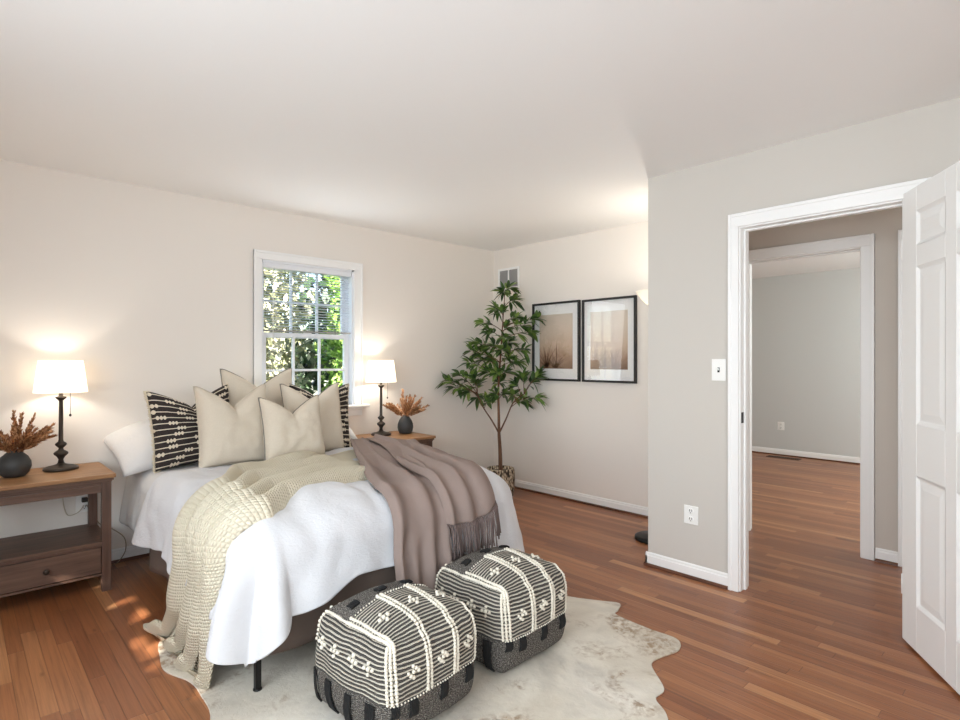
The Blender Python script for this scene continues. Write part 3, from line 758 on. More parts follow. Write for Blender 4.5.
fab = NT('white_cotton_gauze'); tc = fab.n('ShaderNodeTexCoord')
f1 = fab.noise(tc.outputs['Object'], 42, 5, .65, .6); f2 = fab.noise(fab.n('ShaderNodeMapping', {'Vector': tc.outputs['Object'], 'Scale': (20, 20, 90)}), 2.0, 3)
fab.set(fab.b, 'Base Color', srgb(217, 217, 220)); fab.p(Roughness=.9); fab.set(fab.b, 'Specular IOR Level', .2); fab.set(fab.b, 'Sheen Weight', .15)
fab.bump(fab.math('ADD', f1.outputs[0], fab.math('MULTIPLY', f2.outputs[0], .4)), .38, .008); M_duvet = fab.m
M_sheet = plain('white_sheet', srgb(218, 216, 215), .9, bump=(30, .35, .01), spec=.2)
M_skirt = plain('taupe_skirt_cloth', srgb(112, 98, 90), .9, bump=(160, .2, .003), spec=.2)
bed = empty('bed', (-3.19, 1.56, 0), 'queen bed with taupe skirt, white sheet and black metal legs', 'bed')
MB().box(-4.205, -2.18, .825, 2.295, .345, .595).build('mattress', M_sheet, bed, bevel=.05, bseg=5)
MB().box(-4.205, -2.20, .84, 2.28, .20, .345).build('box_spring', M_skirt, bed, bevel=.01)
m = MB()
pth = [(-3.58, .812, 0), (-2.30, .812, 0), (-2.20, .815, 0), (-2.172, .85, 0), (-2.168, 1.0, 0), (-2.168, 2.12, 0), (-2.172, 2.27, 0), (-2.20, 2.305, 0), (-2.30, 2.308, 0), (-4.20, 2.308, 0)]
pp = []
for i in range(len(pth)-1):
    p, q = Vector(pth[i]), Vector(pth[i+1]); k = max(1, int((q-p).length/.02))
    pp += [p.lerp(q, j/k) for j in range(k)]
pp.append(Vector(pth[-1])); ctr = Vector((-3.2, 1.56, 0))
def skf(u, v):
    i = u*(len(pp)-1); j = min(int(i), len(pp)-2); p = pp[j].lerp(pp[j+1], i-j)
    t = (pp[j+1]-pp[j]).normalized(); nn = Vector((t.y, -t.x, 0)); s = i*.02
    w = (1-v)*(.012*math.sin(s*17)+.010*nz(s*6, 1.3))+.004*(1-v)
    return (p.x+nn.x*w, p.y+nn.y*w, lerp(.135+.006*math.sin(s*5), .36, v))
m.grid(skf, len(pp)-1, 6); m.build('bed_skirt', M_skirt, bed, solid=.003)
for x, y in ((-2.20, .868), (-2.20, 2.25), (-4.1, 1.05), (-4.1, 2.07), (-3.2, 1.56)):
    MB().box(x-.011, x+.011, y-.011, y+.011, .012, .21).lathe([(.017, 0), (.017, .012), (.012, .016)], (x, y, 0.0), 16).build('leg', M_blackmetal, bed)
# top sheet hanging beside the head end
def sheet_f(u, v):
    a = lerp(-4.205, -3.48, u); b = lerp(B0-.42-.012*math.sin(u*9+1)-.02*u, 2.58, v)
    P, L = bed_map(a, b, -.008, .13)
    P += Vector((0, 0, .006*nz(a*7, b*7))) ; s = sstep(.1, .35, L)
    sgn = -1 if b < 1.5 else 1
    P.y += sgn*s*(.018*nz(a*9, 3.1)+.012)
    return P
MB().grid(sheet_f, 40, 130).build('top_sheet', M_sheet, bed, solid=.006)

# ---- duvet
def duvet_f(u, v):
    hb = lerp(-.44, .40, v)
    near = .385+.025*math.sin(u*8+2)+.02*nz(u*4, 5)
    b = lerp(B0-near, B1+.42+.03*math.sin(u*6), v)
    fl_ = interp([(.5, .40), (.9, .40), (1.1, .375), (1.25, .335), (1.5, .325), (1.8, .355), (2.1, .42), (2.6, .47)], b)[0]
    a = lerp(-3.56+.02*math.sin(b*6), A1+fl_+.012*math.sin(b*14), u)
    ca, cb = min(a, A1), max(B0, min(B1, b))
    ea, eb = a-ca, b-cb
    corner = ea > 1e-4 and abs(eb) > 1e-4
    k45 = 0
    if corner:                                            # round the square corner into a hanging lobe
        lb = near if eb < 0 else .42
        p, q = min(1, ea/fl_), min(1, abs(eb)/lb)
        p, q = p*math.sqrt(1-q*q/2), q*math.sqrt(1-p*p/2)
        k45 = math.sin(2*math.atan2(q, p))
        ff = abs(math.atan2(q, p))/(PI/2); ext = 1+(.46*k45*(1.1-.55*ff) if eb < 0 else .12*k45)
        ea, eb = p*fl_*ext, math.copysign(q*lb*ext, eb)
        a, b = ca+ea, cb+eb
    P, L = bed_map(a, b, 0, .16+.10*k45*(1 if eb < 0 else 0))
    th = min(L/R_, PI/2) if L > 0 else 0
    n_ = Vector((ea/L*math.sin(th), eb/L*math.sin(th), math.cos(th))) if L > 1e-6 else Vector((0, 0, 1))
    ang = math.atan2(eb, ea) if L > 1e-6 else 0
    al = cb*1.0 - ca*1.0 + (ang*.22 if L > 1e-6 else 0)
    hang = sstep(.06, .42, L)
    puff = .026*(nz(a*2.2+3, b*2.2, 4)+.35) + .014*nz(a*5.5, b*5.5, 9) + .010*nz(a*10+nz(b*3, 1)*2, b*10, 2) + .008*abs(nz(a*6-b*3, b*7+a*4, 6))
    puff += .035*math.exp(-((a+2.42)/.17)**2)*(.6+.6*nz(b*2.1, 7))
    puff += .03*math.exp(-((a+2.45)/.2)**2-((b-1.30)/.25)**2) - .022*math.exp(-((b-1.42)/.035)**2)*math.exp(-((a+2.45)/.2)**2)
    fold = hang*(.022*math.sin(al*9.5+.6)+.026*nz(al*6, .3)+.03)
    if corner and eb < 0:
        f = abs(math.atan2(-eb, ea))/(PI/2); fold += hang*(.055*math.sin(f*PI*3.6+.2)+.02*k45)
    P = P + n_*max(-.012, puff*(1-.4*hang)+max(-.02, fold))
    if hang > 0 and P.z < .05: P.z = .05+(P.z-.05)*.1
    return P
dv = MB().grid(duvet_f, 150, 190).build('duvet', M_duvet, origin=(-2.9, 1.56, .60), solid=.018, smooth=4)
tag(dv, 'puffy white cotton duvet spread over the bed', 'duvet')

# ---- chunky knit throw
kn = NT('cream_chunky_knit'); tc = kn.n('ShaderNodeTexCoord'); sp = kn.n('ShaderNodeSeparateXYZ', {0: tc.outputs['UV']})
U = kn.math('MULTIPLY', sp.outputs[0], 74); V = kn.math('MULTIPLY', sp.outputs[1], 160)
row = kn.math('FLOOR', V); off = kn.math('MULTIPLY', kn.math('MODULO', row, 2.0), .5)
su = kn.math('ABSOLUTE', kn.math('SINE', kn.math('MULTIPLY', kn.math('ADD', U, off), PI))); sv = kn.math('ABSOLUTE', kn.math('SINE', kn.math('MULTIPLY', V, PI)))
hh = kn.math('POWER', kn.math('MULTIPLY', su, sv), .6)
fz = kn.noise(tc.outputs['Object'], 220, 2)
kn.set(kn.b, 'Base Color', kn.mix(kn.noise(tc.outputs['Object'], 6, 2).outputs[0], srgb(216, 205, 180), srgb(230, 222, 202))); kn.p(Roughness=.95); kn.set(kn.b, 'Specular IOR Level', .15)
kn.bump(kn.math('ADD', hh, kn.math('MULTIPLY', fz.outputs[0], .25)), .85, .0070); M_knit = kn.m
KB = [0, .29, .58, .80, 1.0]             # fold boundaries across the width
def knit_f(w, s):
    # s: 0 far side of bed -> 1 end on the floor near side ; flat b coordinate
    Ltot = .70
    k = 0
    while k < 3 and w > KB[k+1]: k += 1
    t = (w-KB[k])/(KB[k+1]-KB[k]); ridge = math.sin(PI*t**[.75, 1.25, .8, 1.1][k])**.85
    tail = [.085, .06, .03, .01][k] + .012*(ridge-.6)
    b = lerp(2.40, B0-Ltot-tail, s)
    hang = max(0, B0-b)
    ac, wd = interp([(-.78, -2.72, .64), (-.66, -2.64, .56), (-.50, -2.55, .49), (-.28, -2.51, .48), (0, -2.55, .58), (.14, -2.74, .70), (.65, -2.96, .72), (1.15, -3.12, .74), (1.3, -3.06, .80), (1.5, -3.02, .80)], b-B0)
    wv_ = w-.5
    a = ac + wv_*wd + .012*math.sin(b*9+w*5)
    ll = sstep(.45, .72, hang)
    if ll: a += ll*([-.07, -.035, .0, .05][k] + (2*t-1)*-.03)
    off = .022 + .014*sstep(0, .25, hang) + (.100*(1-.9*sstep(.60, .88, b-B0))-.045*sstep(0, .3, hang))*ridge*(1-.35*sstep(.45, .68, hang))*(.8+.4*nz(k*3.1, b*2.5)) + .010*nz(a*6, b*6) + .012*sstep(.1, .5, hang)
    P, L = bed_map(a, b, off, .05, floor=.013+.055*ridge*(1-.75*sstep(.955, 1, s)))
    return P
kt = MB().grid(knit_f, 120, 360).build('knit_throw', M_knit, origin=(-2.8, 1.3, .65), solid=.016)
tag(kt, 'cream chunky knit throw across the bed, trailing onto the floor', 'blanket')

# ---- mauve throw with fringe
M_mauve = plain('mauve_brushed_wool', srgb(150, 132, 124), .95, bump=(90, .18, .003), spec=.15, var=.18)
def mauve_low(w, s):
    # lower layer: from the middle of the bed to well below the foot edge
    b_c, wd, lift = interp([(-3.52, 2.15, .22, .045), (-3.30, 2.10, .34, .05), (-2.90, 1.92, .40, .045), (-2.45, 1.74, .42, .035), (-2.28, 1.66, .40, .028), (-2.0, 1.60, .34, .02), (-1.7, 1.585, .30, .02)], lerp(-3.52, A1+.500+.02*math.sin(w*7), s))
    a = lerp(-3.52, A1+.500+.02*math.sin(w*7), s)
    b = b_c + (w-.5)*wd
    hang = max(0, a-A1)
    f = math.sin(w*PI*5.5+.9*math.sin(s*4)+2.6*nz(s*1.7, w*2.1, 4)); off = .050 + lift*.6*(f+.4) + .014*nz(w*7, s*6, 3) + .02*sstep(.1, .4, hang)*math.sin(w*PI*7+.8)
    edge = min(w, 1-w); off *= sstep(-.05, .08, edge)
    off = max(lerp(.108, .055, sstep(-2.9, -2.45, a)), off+.026)
    return bed_map(a, b, off, .16)[0]
def mauve_top(w, s):
    aend = A1+.20-.05*w+.03*math.sin(w*3)
    a = lerp(-3.40, aend, s)
    b_c, wd, lift = interp([(-3.40, 2.20, .20, .05), (-3.1, 2.17, .30, .05), (-2.7, 2.04, .36, .042), (-2.45, 1.97, .38, .035), (-2.2, 1.90, .36, .03), (-1.9, 1.875, .33, .03)], a)
    b = b_c + (w-.5)*wd
    f = math.sin(w*PI*5+2.0+1.0*math.sin(s*4)+2.6*nz(s*1.9, w*2.3, 1)); off = .088 + lift*.5*(f+.5) + .012*nz(w*6, s*7, 8)
    edge = min(w, 1-w); off = max(lerp(.125, .075, sstep(-3.0, -2.4, a)), off*sstep(-.10, .10, edge)+.02)
    return bed_map(a, b, off, .16)[0]
mt = MB(); mt.grid(mauve_low, 84, 150); mt.grid(mauve_top, 76, 130)
mth = mt.build('fringed_throw', M_mauve, origin=(-2.6, 1.8, .68), solid=.004, recalc=False, smooth=2)
tag(mth, 'mauve wool throw with fringed end draped over the bed foot', 'blanket')
fr = MB(); rnd = random.Random(5)
for i in range(58):
    w = (i+.5)/58
    p0 = Vector(mauve_top(w, 1.0)); L = rnd.uniform(.115, .155); x = rnd.uniform(-.012, .012); y = rnd.uniform(-.015, .015)
    fr.tube([p0+Vector((-.004, 0, .004)), p0+Vector((.010, y*.2, -.02)), p0+Vector((.016+x*.5, y*.6, -.02-L*.5)), p0+Vector((.020+x, y, -.02-L))], [.0028, .0034, .0032, .0040], 6)
tag(fr.build('fringe', plain('mauve_fringe', srgb(112, 96, 92), .95), mth), kind='stuff')

# ================================================================== PILLOWS
def pillow_mesh(w, h, t, chop=.08, pc=.05, seed=1, nu=44, nv=44):
    soft = chop == 0
    def edge(u, v):
        x = w/2*u*(1-pc*(1-v*v)); z = h/2+h/2*v*(1-pc*(1-u*u))
        g = math.exp(-(u/.42)**2*1.0)
        vt = max(0, (v+.25)/1.25)**1.6
        z -= chop*vt*(.85*(max(0, 1-abs(u)/.93))**1.15+.15*g+.12*math.exp(-(u/.08)**2))
        x += (-.010*u*(1-abs(u)))*vt*chop/.08
        return x, z, vt
    def face(sgn):
        def f(U, V):
            u, v = U*2-1, V*2-1
            x, z, vt = edge(u, v)
            q = max(0, (1-u**4))**.5*max(0, (1-v**4))**.5; q = q**.85
            if soft: q = max(0, 1-u*u)**.55*max(0, 1-v*v)**.55
            th = t/2*q*(1-.40*vt*math.exp(-(u/.22)**2)*(1 if chop else 0))
            th *= 1+.10*nz(u*2+seed, v*2, sgn); th += .007*q*nz(u*4+seed*3, v*4, sgn*2)
            return (x, sgn*th, z)
        return f
    m = MB(); m.grid(face(-1), nu, nv); m.grid(face(1), nu, nv)
    bd = [(-1+2*i/40, -1) for i in range(40)] + [(1, -1+2*i/40) for i in range(40)] + [(1-2*i/40, 1) for i in range(40)] + [(-1, 1-2*i/40) for i in range(41)]
    loop = [(edge(a, b)[0], 0, edge(a, b)[1]) for a, b in bd]
    return m, loop, face(-1)
ln = NT('oatmeal_linen'); tc = ln.n('ShaderNodeTexCoord')
l1 = ln.noise(ln.n('ShaderNodeMapping', {'Vector': tc.outputs['Object'], 'Scale': (260, 40, 60)}), 1.4, 3); l2 = ln.noise(ln.n('ShaderNodeMapping', {'Vector': tc.outputs['Object'], 'Scale': (60, 40, 260)}), 1.4, 3)
lw_ = ln.math('ADD', l1.outputs[0], l2.outputs[0])
ln.set(ln.b, 'Base Color', ln.mix(ln.math('MULTIPLY', lw_, .5), srgb(200, 188, 170), srgb(220, 209, 193))); ln.p(Roughness=.92); ln.set(ln.b, 'Specular IOR Level', .15)
ln.bump(ln.math('ADD', lw_, ln.math('MULTIPLY', ln.noise(tc.outputs['Object'], 14, 3).outputs[0], .8)), .22, .006); M_linen = ln.m
M_pipe = plain('grey_piping', srgb(128, 122, 114), .9)
M_pipe_l = plain('oatmeal_piping', srgb(196, 184, 166), .9)
def stripes_mat():
    t = NT('black_stripe_weave'); tc = t.n('ShaderNodeTexCoord'); sp = t.n('ShaderNodeSeparateXYZ', {0: tc.outputs['UV']})
    wob = t.math('MULTIPLY', t.math('SUBTRACT', t.noise(tc.outputs['UV'], 9, 2).outputs[0], .5), .12)
    r = t.math('ADD', t.math('MULTIPLY', sp.outputs[1], 13), wob); rw = t.math('FLOOR', r); fr_ = t.math('SUBTRACT', r, rw)
    d = t.math('ABSOLUTE', t.math('SUBTRACT', fr_, .5))
    wn_ = t.n('ShaderNodeTexWhiteNoise', {'W': rw}, noise_dimensions='1D')
    # every stripe thickens into little knots at places
    x = t.math('ADD', t.math('MULTIPLY', sp.outputs[0], 3.0), t.math('MULTIPLY', wn_.outputs[0], 5)); fx = t.math('FRACT', x)
    kz = t.math('LESS_THAN', t.math('ABSOLUTE', t.math('SUBTRACT', fx, .5)), .17)
    kb_ = t.math('MULTIPLY', t.math('ABSOLUTE', t.math('SINE', t.math('MULTIPLY', x, PI*9))), .26)
    wd = t.math('ADD', .085, t.math('MULTIPLY', kz, kb_))
    ms = t.math('LESS_THAN', d, wd)
    wv_ = t.math('SINE', t.math('MULTIPLY', sp.outputs[0], 420))
    t.set(t.b, 'Base Color', t.mix(ms, t.mix(t.noise(tc.outputs['UV'], 60, 2).outputs[0], srgb(34, 28, 27), srgb(62, 52, 48)), srgb(226, 214, 194))); t.p(Roughness=.95)
    t.bump(t.math('ADD', t.math('MULTIPLY', ms, 1.0), t.math('MULTIPLY', wv_, .15)), .8, .006)
    return t.m
M_stripe = stripes_mat()
def put_pillow(name, w, h, t, loc, lean, yaw, mat, label, group, chop=.08, pc=.05, pipe=None, seed=1, roll=0, cat='pillow'):
    r = empty(name, loc, label, cat, group)
    r.rotation_euler = (-lean, roll, PI/2+yaw)
    m, loop, fr_ = pillow_mesh(w, h, t, chop, pc, seed)
    m.build('pillow_cover', mat, r, world=False, weld=True)
    if pipe: MB().tube(loop, .0042, 8, cap=False).build('piping', pipe, r, world=False)
    return r, loop, fr_
SG, BG, WG = 'striped black and cream pillows', 'oatmeal linen pillows', 'white sleeping pillows'
def striped(loc, lean, yaw, label, seed, roll=0):
    r, loop, ff = put_pillow('striped_pillow', .49, .49, .17, loc, lean, yaw, M_stripe, label, SG, .10, .06, None, seed, roll)
    m = MB(); rnd = random.Random(seed)
    for i in range(0, len(loop)-1):                       # tufted edge on both sides
        p = Vector(loop[i]); q = Vector(loop[i+1])
        if abs(p.x) > .215 and abs(p.x-q.x) < .02:
            for k in range(2):
                c = p.lerp(q, k/2); s = 1 if p.x > 0 else -1
                m.tube([c, c+Vector((s*rnd.uniform(.008, .016), rnd.uniform(-.006, .006), rnd.uniform(-.007, .004)))], [.0042, .0030], 5)
    tag(m.build('tufted_edge', plain('cream_yarn', srgb(222, 210, 186), .95), r, world=False), kind='stuff')
put_pillow('sleeping_pillow', .72, .48, .25, (-3.86, 1.075, .700), 1.12, 0, M_sheet, 'plump white sleeping pillow at the near side of the bed head', WG, 0, .06, None, 11, roll=-.27)
put_pillow('sleeping_pillow', .68, .46, .24, (-3.86, 1.99, .72), 1.12, 0, M_sheet, 'white sleeping pillow behind the pillows on the window side', WG, 0, .06, None, 12, roll=.16)
striped((-3.80, 1.125, .640), .16, .04, 'striped black and cream pillow at the left end of the pillow row', 31, -.06)
striped((-3.80, 1.950, .645), .16, -.06, 'striped black and cream pillow at the window end, mostly hidden', 32, .05)
put_pillow('linen_pillow', .50, .60, .17, (-3.86, 1.555, .645), .14, 0, M_linen, 'tall oatmeal linen pillow at the back centre of the row', BG, .115, .06, M_pipe, 13)
put_pillow('linen_pillow', .43, .50, .18, (-3.63, 1.840, .645), .20, -.04, M_linen, 'oatmeal linen pillow in front of the window side striped pillow', BG, .12, .06, M_pipe, 14)
put_pillow('linen_pillow', .44, .50, .19, (-3.55, 1.275, .650), .20, .03, M_linen, 'oatmeal linen pillow overlapping the left striped pillow', BG, .12, .06, M_pipe_l, 15)
put_pillow('linen_pillow', .40, .41, .17, (-3.36, 1.570, .668), .24, .02, M_linen, 'smallest oatmeal linen pillow with grey piping in the front', BG, .10, .06, M_pipe, 16)

# ================================================================== POUFS
def pouf_mat():
    t = NT('woven_pouf_cover'); tc = t.n('ShaderNodeTexCoord'); sp = t.n('ShaderNodeSeparateXYZ', {0: tc.outputs['UV']})
    v = sp.outputs[1]; u = t.math('ADD', sp.outputs[0], t.math('MULTIPLY', t.math('SUBTRACT', t.noise(tc.outputs['Object'], 14, 2).outputs[0], .5), .014))         # u: metres up the side then over the top, v: metres across
    st = t.math('MULTIPLY', t.math('GREATER_THAN', u, .155), t.math('LESS_THAN', u, .583))
    ph = t.math('FRACT', t.math('DIVIDE', u, .0145))
    line = t.math('LESS_THAN', t.math('ABSOLUTE', t.math('SUBTRACT', ph, .5)), .205)
    tw = t.math('SINE', t.math('MULTIPLY', t.math('ADD', v, t.math('MULTIPLY', u, .8)), 900))
    nz1 = t.noise(t.n('ShaderNodeCombineXYZ', {0: t.math('MULTIPLY', u, 260), 1: t.math('MULTIPLY', v, 150)}), 1.0, 3, .7)
    cream = t.mix(nz1.outputs[0], srgb(196, 188, 172), srgb(228, 221, 207)); dark = t.mix(nz1.outputs[0], srgb(40, 38, 38), srgb(116, 112, 107))
    strp = t.mix(line, dark, cream)
    hv = t.ramp(nz1.outputs[0], [(.32, srgb(40, 38, 38)), (.5, srgb(98, 93, 89)), (.64, srgb(182, 176, 166))])
    t.set(t.b, 'Base Color', t.mix(st, hv.outputs[0], strp)); t.p(Roughness=.95); t.set(t.b, 'Specular IOR Level', .15)
    rib = t.math('ABSOLUTE', t.math('SINE', t.math('MULTIPLY', u, PI/.0073)))
    t.bump(t.math('ADD', rib, t.math('MULTIPLY', tw, .25)), .8, .006)
    return t.m
M_pouf = pouf_mat(); M_bead = plain('cream_yarn_knots', srgb(232, 225, 210), .95); M_tuft = plain('black_yarn', srgb(24, 23, 23), .95)
PW, PH = .415, .355
def pouf_pt(face, a, b):
    """face: 'x+','x-','y+','y-','top','bot'; a across, b up (or x on top), each -1..1 -> local point"""
    if face == 'x+': c = Vector((1, a, b))
    elif face == 'x-': c = Vector((-1, a, b))
    elif face == 'y+': c = Vector((a, 1, b))
    elif face == 'y-': c = Vector((a, -1, b))
    elif face == 'top': c = Vector((b, a, 1))
    else: c = Vector((b, a, -1))
    h = Vector((PW/2, PW/2, PH/2)); rr = .045
    p = Vector((c.x*h.x, c.y*h.y, c.z*h.z))
    q = Vector([max(-(h[i]-rr), min(h[i]-rr, p[i])) for i in range(3)])
    d = p-q
    if d.length > 1e-9: p = q + d.normalized()*rr
    bl_ = .034*(1-abs(c.z)**2.2)                           # the sides belly out, the top domes
    p.x += bl_*c.x*(1-.5*c.y*c.y)*abs(c.x)**3; p.y += bl_*c.y*(1-.5*c.x*c.x)*abs(c.y)**3
    if c.z > 0: p.z += .054*(1-c.x**2)*(1-c.y**2)*c.z**4
    p.z += PH/2
    p += Vector((.009*nz(p.x*9, p.y*9, p.z*9), .009*nz(p.x*9+5, p.y*9, p.z*9), .004*nz(p.x*9, p.y*9+5, p.z*9)*(1 if p.z > .05 else 0)))
    return p
def pouf(loc, label, rz):
    r = empty('woven_pouf', loc, label, 'pouf', 'two woven poufs at the bed foot', rz)
    m = MB(); N = 40
    for face in ('x+', 'x-', 'y+', 'y-', 'top', 'bot'):
        def f(U, V, face=face): return pouf_pt(face, U*2-1, V*2-1)
        o = len(m.v); m.grid(f, N, N)
        for j in range(N+1):
            for i in range(N+1):
                a, b = i/N, j/N
                if face in ('x+', 'y+', 'y-', 'x-'): uv = (b*PH if face != 'x-' else b*.14, a*PW)
                elif face == 'top': uv = (PH+(1-b)*PW, a*PW)
                else: uv = (0.05, a*PW)
                m.uv[o+j*(N+1)+i] = uv
    m.build('pouf_cover', M_pouf, r, world=False)
    bd = MB(); rnd = random.Random(3)
    def bead(face, a, b, s=1.0):
        p = pouf_pt(face, a, b); n_ = {'x+': Vector((1, 0, 0)), 'y-': Vector((0, -1, 0)), 'top': Vector((0, 0, 1)), 'y+': Vector((0, 1, 0)), 'x-': Vector((-1, 0, 0))}[face]
        bd.ball(p+n_*.003, .0066*s*rnd.uniform(.85, 1.15), 7, 5)
    zs = lambda z: z/PH*2-1
    for a0 in (-.965, -.885, -.30, -.22, .34, .42, .96):                 # rows rising up the front and over the top
        for i in range(17): bead('x+', a0, zs(.165+i*.0115))
        for i in range(20): bead('top', a0, 1-i*.0125*2/PW)
    for i in range(19): bead('y-', .97, zs(.165+i*.0100))
    for a0, zc in ((-.60, .245), (.06, .245), (.70, .245)):              # little crosses of knots
        for da, dz in ((0, 0), (0, .018), (0, -.018), (.09, 0), (-.09, 0), (.05, .010), (-.05, -.010)): bead('x+', a0+da, zs(zc+dz), 1.1)
        for da, dz in ((0, 0), (0, .09), (0, -.09), (.09, 0), (-.09, 0)): bead('top', a0+da, .42+dz, 1.1)
    for a0 in (-.66, -.24, .22, .62):
        for da, dz in ((0, 0), (0, .018), (0, -.018), (.09, 0), (-.09, 0)): bead('y-', a0+da, zs(.262+dz), 1.1)
    for i in range(30): bead('top', -.97, 1-i*2/30)
    for i in range(30): bead('top', .97, 1-i*2/30)
    for i in range(11): bead('top', -.97+i*.194, -.97)
    for i in range(7): bead('y-', -.97, zs(.25+i*.016))
    for i in range(34): bead('top', -1+i*2/33, -.10, .55)
    for i in range(34): bead('x+', -1+i*2/33, zs(.158), .55)
    tag(bd.build('knot_trim', M_bead, r, world=False), kind='stuff')
    def tuft(face, a, z0, z1, w):
        t_ = MB(); n_ = {'x+': Vector((1, 0, 0)), 'y-': Vector((0, -1, 0)), 'y+': Vector((0, 1, 0)), 'top': Vector((0, 0, 1))}[face]
        for k in range(5):
            aa = a+(k-2)*w/5*2/PW
            if face == 'top': P = [pouf_pt(face, aa, lerp(z0, z1, i/4))+n_*(.004+.004*math.sin(PI*i/4)) for i in range(5)]
            else: P = [pouf_pt(face, aa, zs(lerp(z1, z0, i/5)))+n_*(.004+.006*math.sin(PI*i/5)) for i in range(6)]
            t_.tube(P, w/7, 6)
        t_.build('yarn_tuft', M_tuft, r, world=False)
    for a0 in (-.60, .06, .70): tuft('x+', a0, .10, .155, .034)
    tuft('x+', -.93, .115, .155, .03)
    for a0, z0 in ((-.90, .02), (-.42, .02), (.16, .02), (.66, .005)): tuft('y-', a0, z0, .145, .034)
    tuft('y+', .5, .03, .14, .03)
    for a0 in (-.68, -.05, .60): tuft('top', a0, -.30, -.48, .036)
    return r
pouf((-1.770, 1.225, .008), 'woven black and cream pouf nearest the camera', .10)
pouf((-1.800, 1.815, .008), 'woven black and cream pouf behind the other, nearer the window wall', .05)

# ================================================================== INDOOR TREE
pt_ = empty('potted_tree', (-3.76, 3.80, 0), 'tall leafy green potted tree in the corner beyond the bed', 'plant')
wk = NT('woven_basket'); tc = wk.n('ShaderNodeTexCoord'); mp = wk.n('ShaderNodeMapping', {'Vector': tc.outputs['Object'], 'Scale': (1, 1, .45)})
vr = wk.n('ShaderNodeTexVoronoi', {'Vector': mp, 'Scale': 62}, feature='F1'); wkr = wk.ramp(vr.outputs[0], [(.30, srgb(214, 200, 176)), (.50, srgb(150, 130, 106)), (.68, srgb(52, 42, 34))])
wk.set(wk.b, 'Base Color', wkr); wk.p(Roughness=.9); wk.bump(vr.outputs[0], .8, .008)
wk.t.nodes['Bump'].invert = True
PX, PY = -3.76, 3.80
MB().lathe([(.105, 0), (.120, .012), (.132, .08), (.138, .17), (.134, .25), (.128, .272), (.120, .272), (.116, .24), (.0, .235)], (PX, PY, 0), 40, cap=False).build('basket_pot', wk.m, pt_)
MB().lathe([(.119, .236), (.08, .243), (.0, .246)], (PX, PY, 0), 24, cap=False).build('soil', plain('dark_soil', srgb(60, 46, 36), .95, bump=(60, .6, .01)), pt_)
M_trunk = wood('tree_bark_brown', srgb(72, 48, 34), srgb(104, 72, 52), srgb(132, 98, 74), axis=2, rough=.8, scale=2)
FW, DW = 560., (Vector((-.7290, .6845, 0)), Vector((.6845, .7290, 0)))
def tree_pt(dx, z, dy):                                     # dx: sideways as the room sees it, dy: depth
    return Vector((PX, PY, z)) + DW[1]*dx + DW[0]*dy
fork = tree_pt(-.015, .60, 0)
tk = MB(); tk.tube(catmull([tree_pt(0, .24, 0), tree_pt(-.004, .42, .01), fork], 6), [.021-.006*i/12 for i in range(13)], 10)
main = catmull([fork, tree_pt(-.018, .80, -.01), tree_pt(-.02, 1.05, .0), tree_pt(.0, 1.35, -.01), tree_pt(.02, 1.65, .0), tree_pt(.04, 1.92, .01)], 8)
tk.tube(main, [.0145-.0115*i/(len(main)-1) for i in range(len(main))], 8)
tk.build('trunk', M_trunk, pt_)
left_l = catmull([fork, tree_pt(-.08, .72, -.03), tree_pt(-.17, .86, -.05), tree_pt(-.22, .98, -.05)], 6)
right_l = catmull([fork, tree_pt(.05, .74, -.03), tree_pt(.12, .90, -.05), tree_pt(.22, .98, -.06)], 6)
br = MB(); br.tube(left_l, [.009-.005*i/18 for i in range(19)], 7); br.tube(right_l, [.009-.005*i/18 for i in range(19)], 7)
tips = []
px2m = 5.28/560
for (px, py) in [(446, 380), (455, 388), (462, 374), (472, 350), (478, 343), (470, 362), (486, 322), (492, 332), (507, 292), (514, 286), (519, 299), (499, 308), (531, 325), (545, 318), (538, 332),
                 (545, 374), (538, 381), (543, 398), (530, 402), (520, 384), (500, 395), (481, 384), (470, 392), (494, 358), (505, 350), (515, 342), (525, 362), (489, 372), (511, 328), (521, 318),
                 (500, 372), (512, 372), (484, 360), (506, 312), (530, 350), (476, 375), (518, 395), (492, 402), (497, 345), (508, 338), (514, 358), (503, 383), (486, 348), (527, 375), (480, 398), (510, 395)]:
    tips.append(((px-504.5)*px2m, 1.30+(360-py)*px2m))
lf_ = MB(); rnd = random.Random(12)
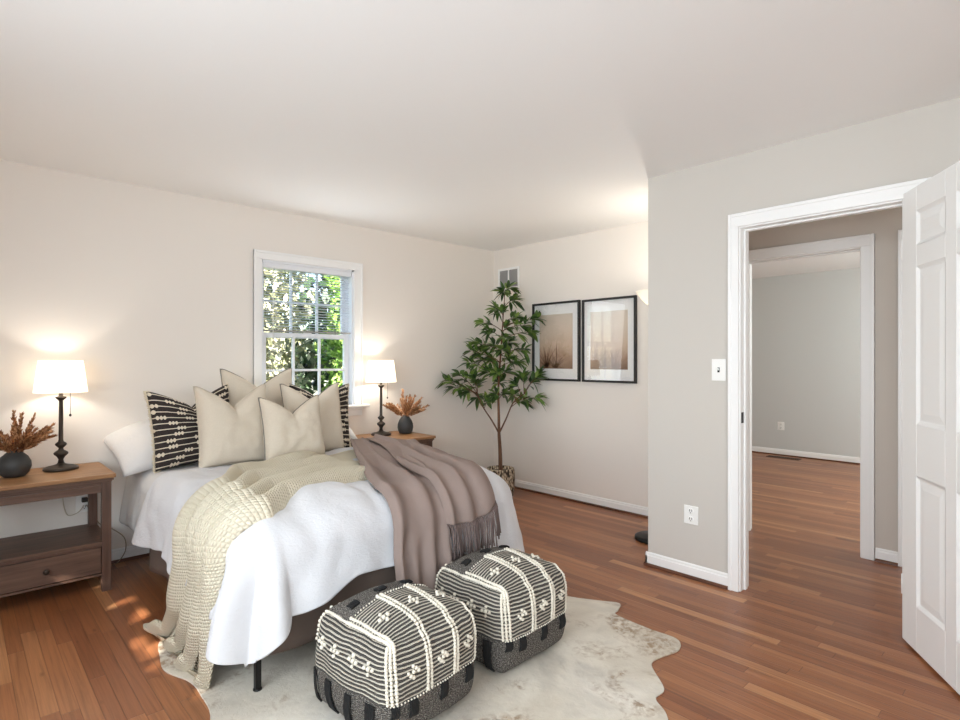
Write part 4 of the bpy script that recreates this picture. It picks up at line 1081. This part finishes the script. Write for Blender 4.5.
def leaf(p, d, ln, wd, roll):
    d = d.normalized(); s = d.cross(Vector((0, 0, 1)))
    if s.length < .05: s = Vector((1, 0, 0))
    s.normalize(); n_ = s.cross(d).normalized(); s = (s*math.cos(roll)+n_*math.sin(roll)).normalized(); n_ = s.cross(d).normalized()
    vs = []; prof = [(0, .06), (.16, .60), (.38, 1.0), (.62, .86), (.84, .42), (1.0, .02)]
    for t, w in prof:
        c = p + d*ln*t - Vector((0, 0, 1))*ln*.20*t*t; h = wd/2*w
        vs += [c - s*h + n_*h*.35, c, c + s*h + n_*h*.35]
    fs = []
    for i in range(len(prof)-1): fs += [(3*i, 3*i+1, 3*i+4, 3*i+3), (3*i+1, 3*i+2, 3*i+5, 3*i+4)]
    lf_.add(vs, fs)
for i, (dx, z) in enumerate(tips):
    dy = rnd.uniform(-.20, .14)*(1-abs(dx)/.8)
    tp = tree_pt(dx, z, dy)
    # nearest woody origin
    src = [q for q in main+left_l+right_l if q.z < z-.04] or main[:1]
    o = min(src, key=lambda q: (q-tp).length + .25*abs((tp.z-q.z)-.18))
    if (o-tp).length > .04:
        mid = o.lerp(tp, .5) + Vector((0, 0, .02)); pts = catmull([o, mid, tp], 5)
        br.tube(pts, [.0042-.003*k/10 for k in range(11)], 5)
    else: pts = [o, tp]
    dirv = (tp - pts[max(0, len(pts)-4)]); dirv = dirv.normalized() if dirv.length > 1e-4 else Vector((0, 0, 1))
    for k in range(19):
        s = rnd.random()**.6; q = pts[max(0, min(len(pts)-1, int((.45+.55*s)*(len(pts)-1))))]
        w = Vector((rnd.gauss(0, 1), rnd.gauss(0, 1), rnd.gauss(0, .7))); w = (w - dirv*w.dot(dirv)*.6).normalized()
        d = dirv*rnd.uniform(.35, 1.0) + w*rnd.uniform(.5, 1.0) + Vector((0, 0, .10))
        d.z = max(-.75*d.length, d.z)
        lf_.v and None
        leaf(q + w*.006, d, rnd.uniform(.090, .138), rnd.uniform(.032, .046), rnd.uniform(-.6, .6))
br.build('branches', M_trunk, pt_)
# keep every leaf in front of the walls
lf_.v = [(max(x, XL+.012), min(y, YB-.04), z) for x, y, z in lf_.v]
lm = NT('tree_leaf'); g_ = lm.n('ShaderNodeNewGeometry'); lr = lm.ramp(g_.outputs['Random Per Island'], [(0, srgb(40, 62, 30)), (.45, srgb(72, 104, 46)), (.8, srgb(108, 138, 62)), (1, srgb(146, 168, 92))])
lm.set(lm.b, 'Base Color', lr); lm.p(Roughness=.42)
tag(lf_.build('leaves', lm.m, pt_, recalc=False), kind='stuff')
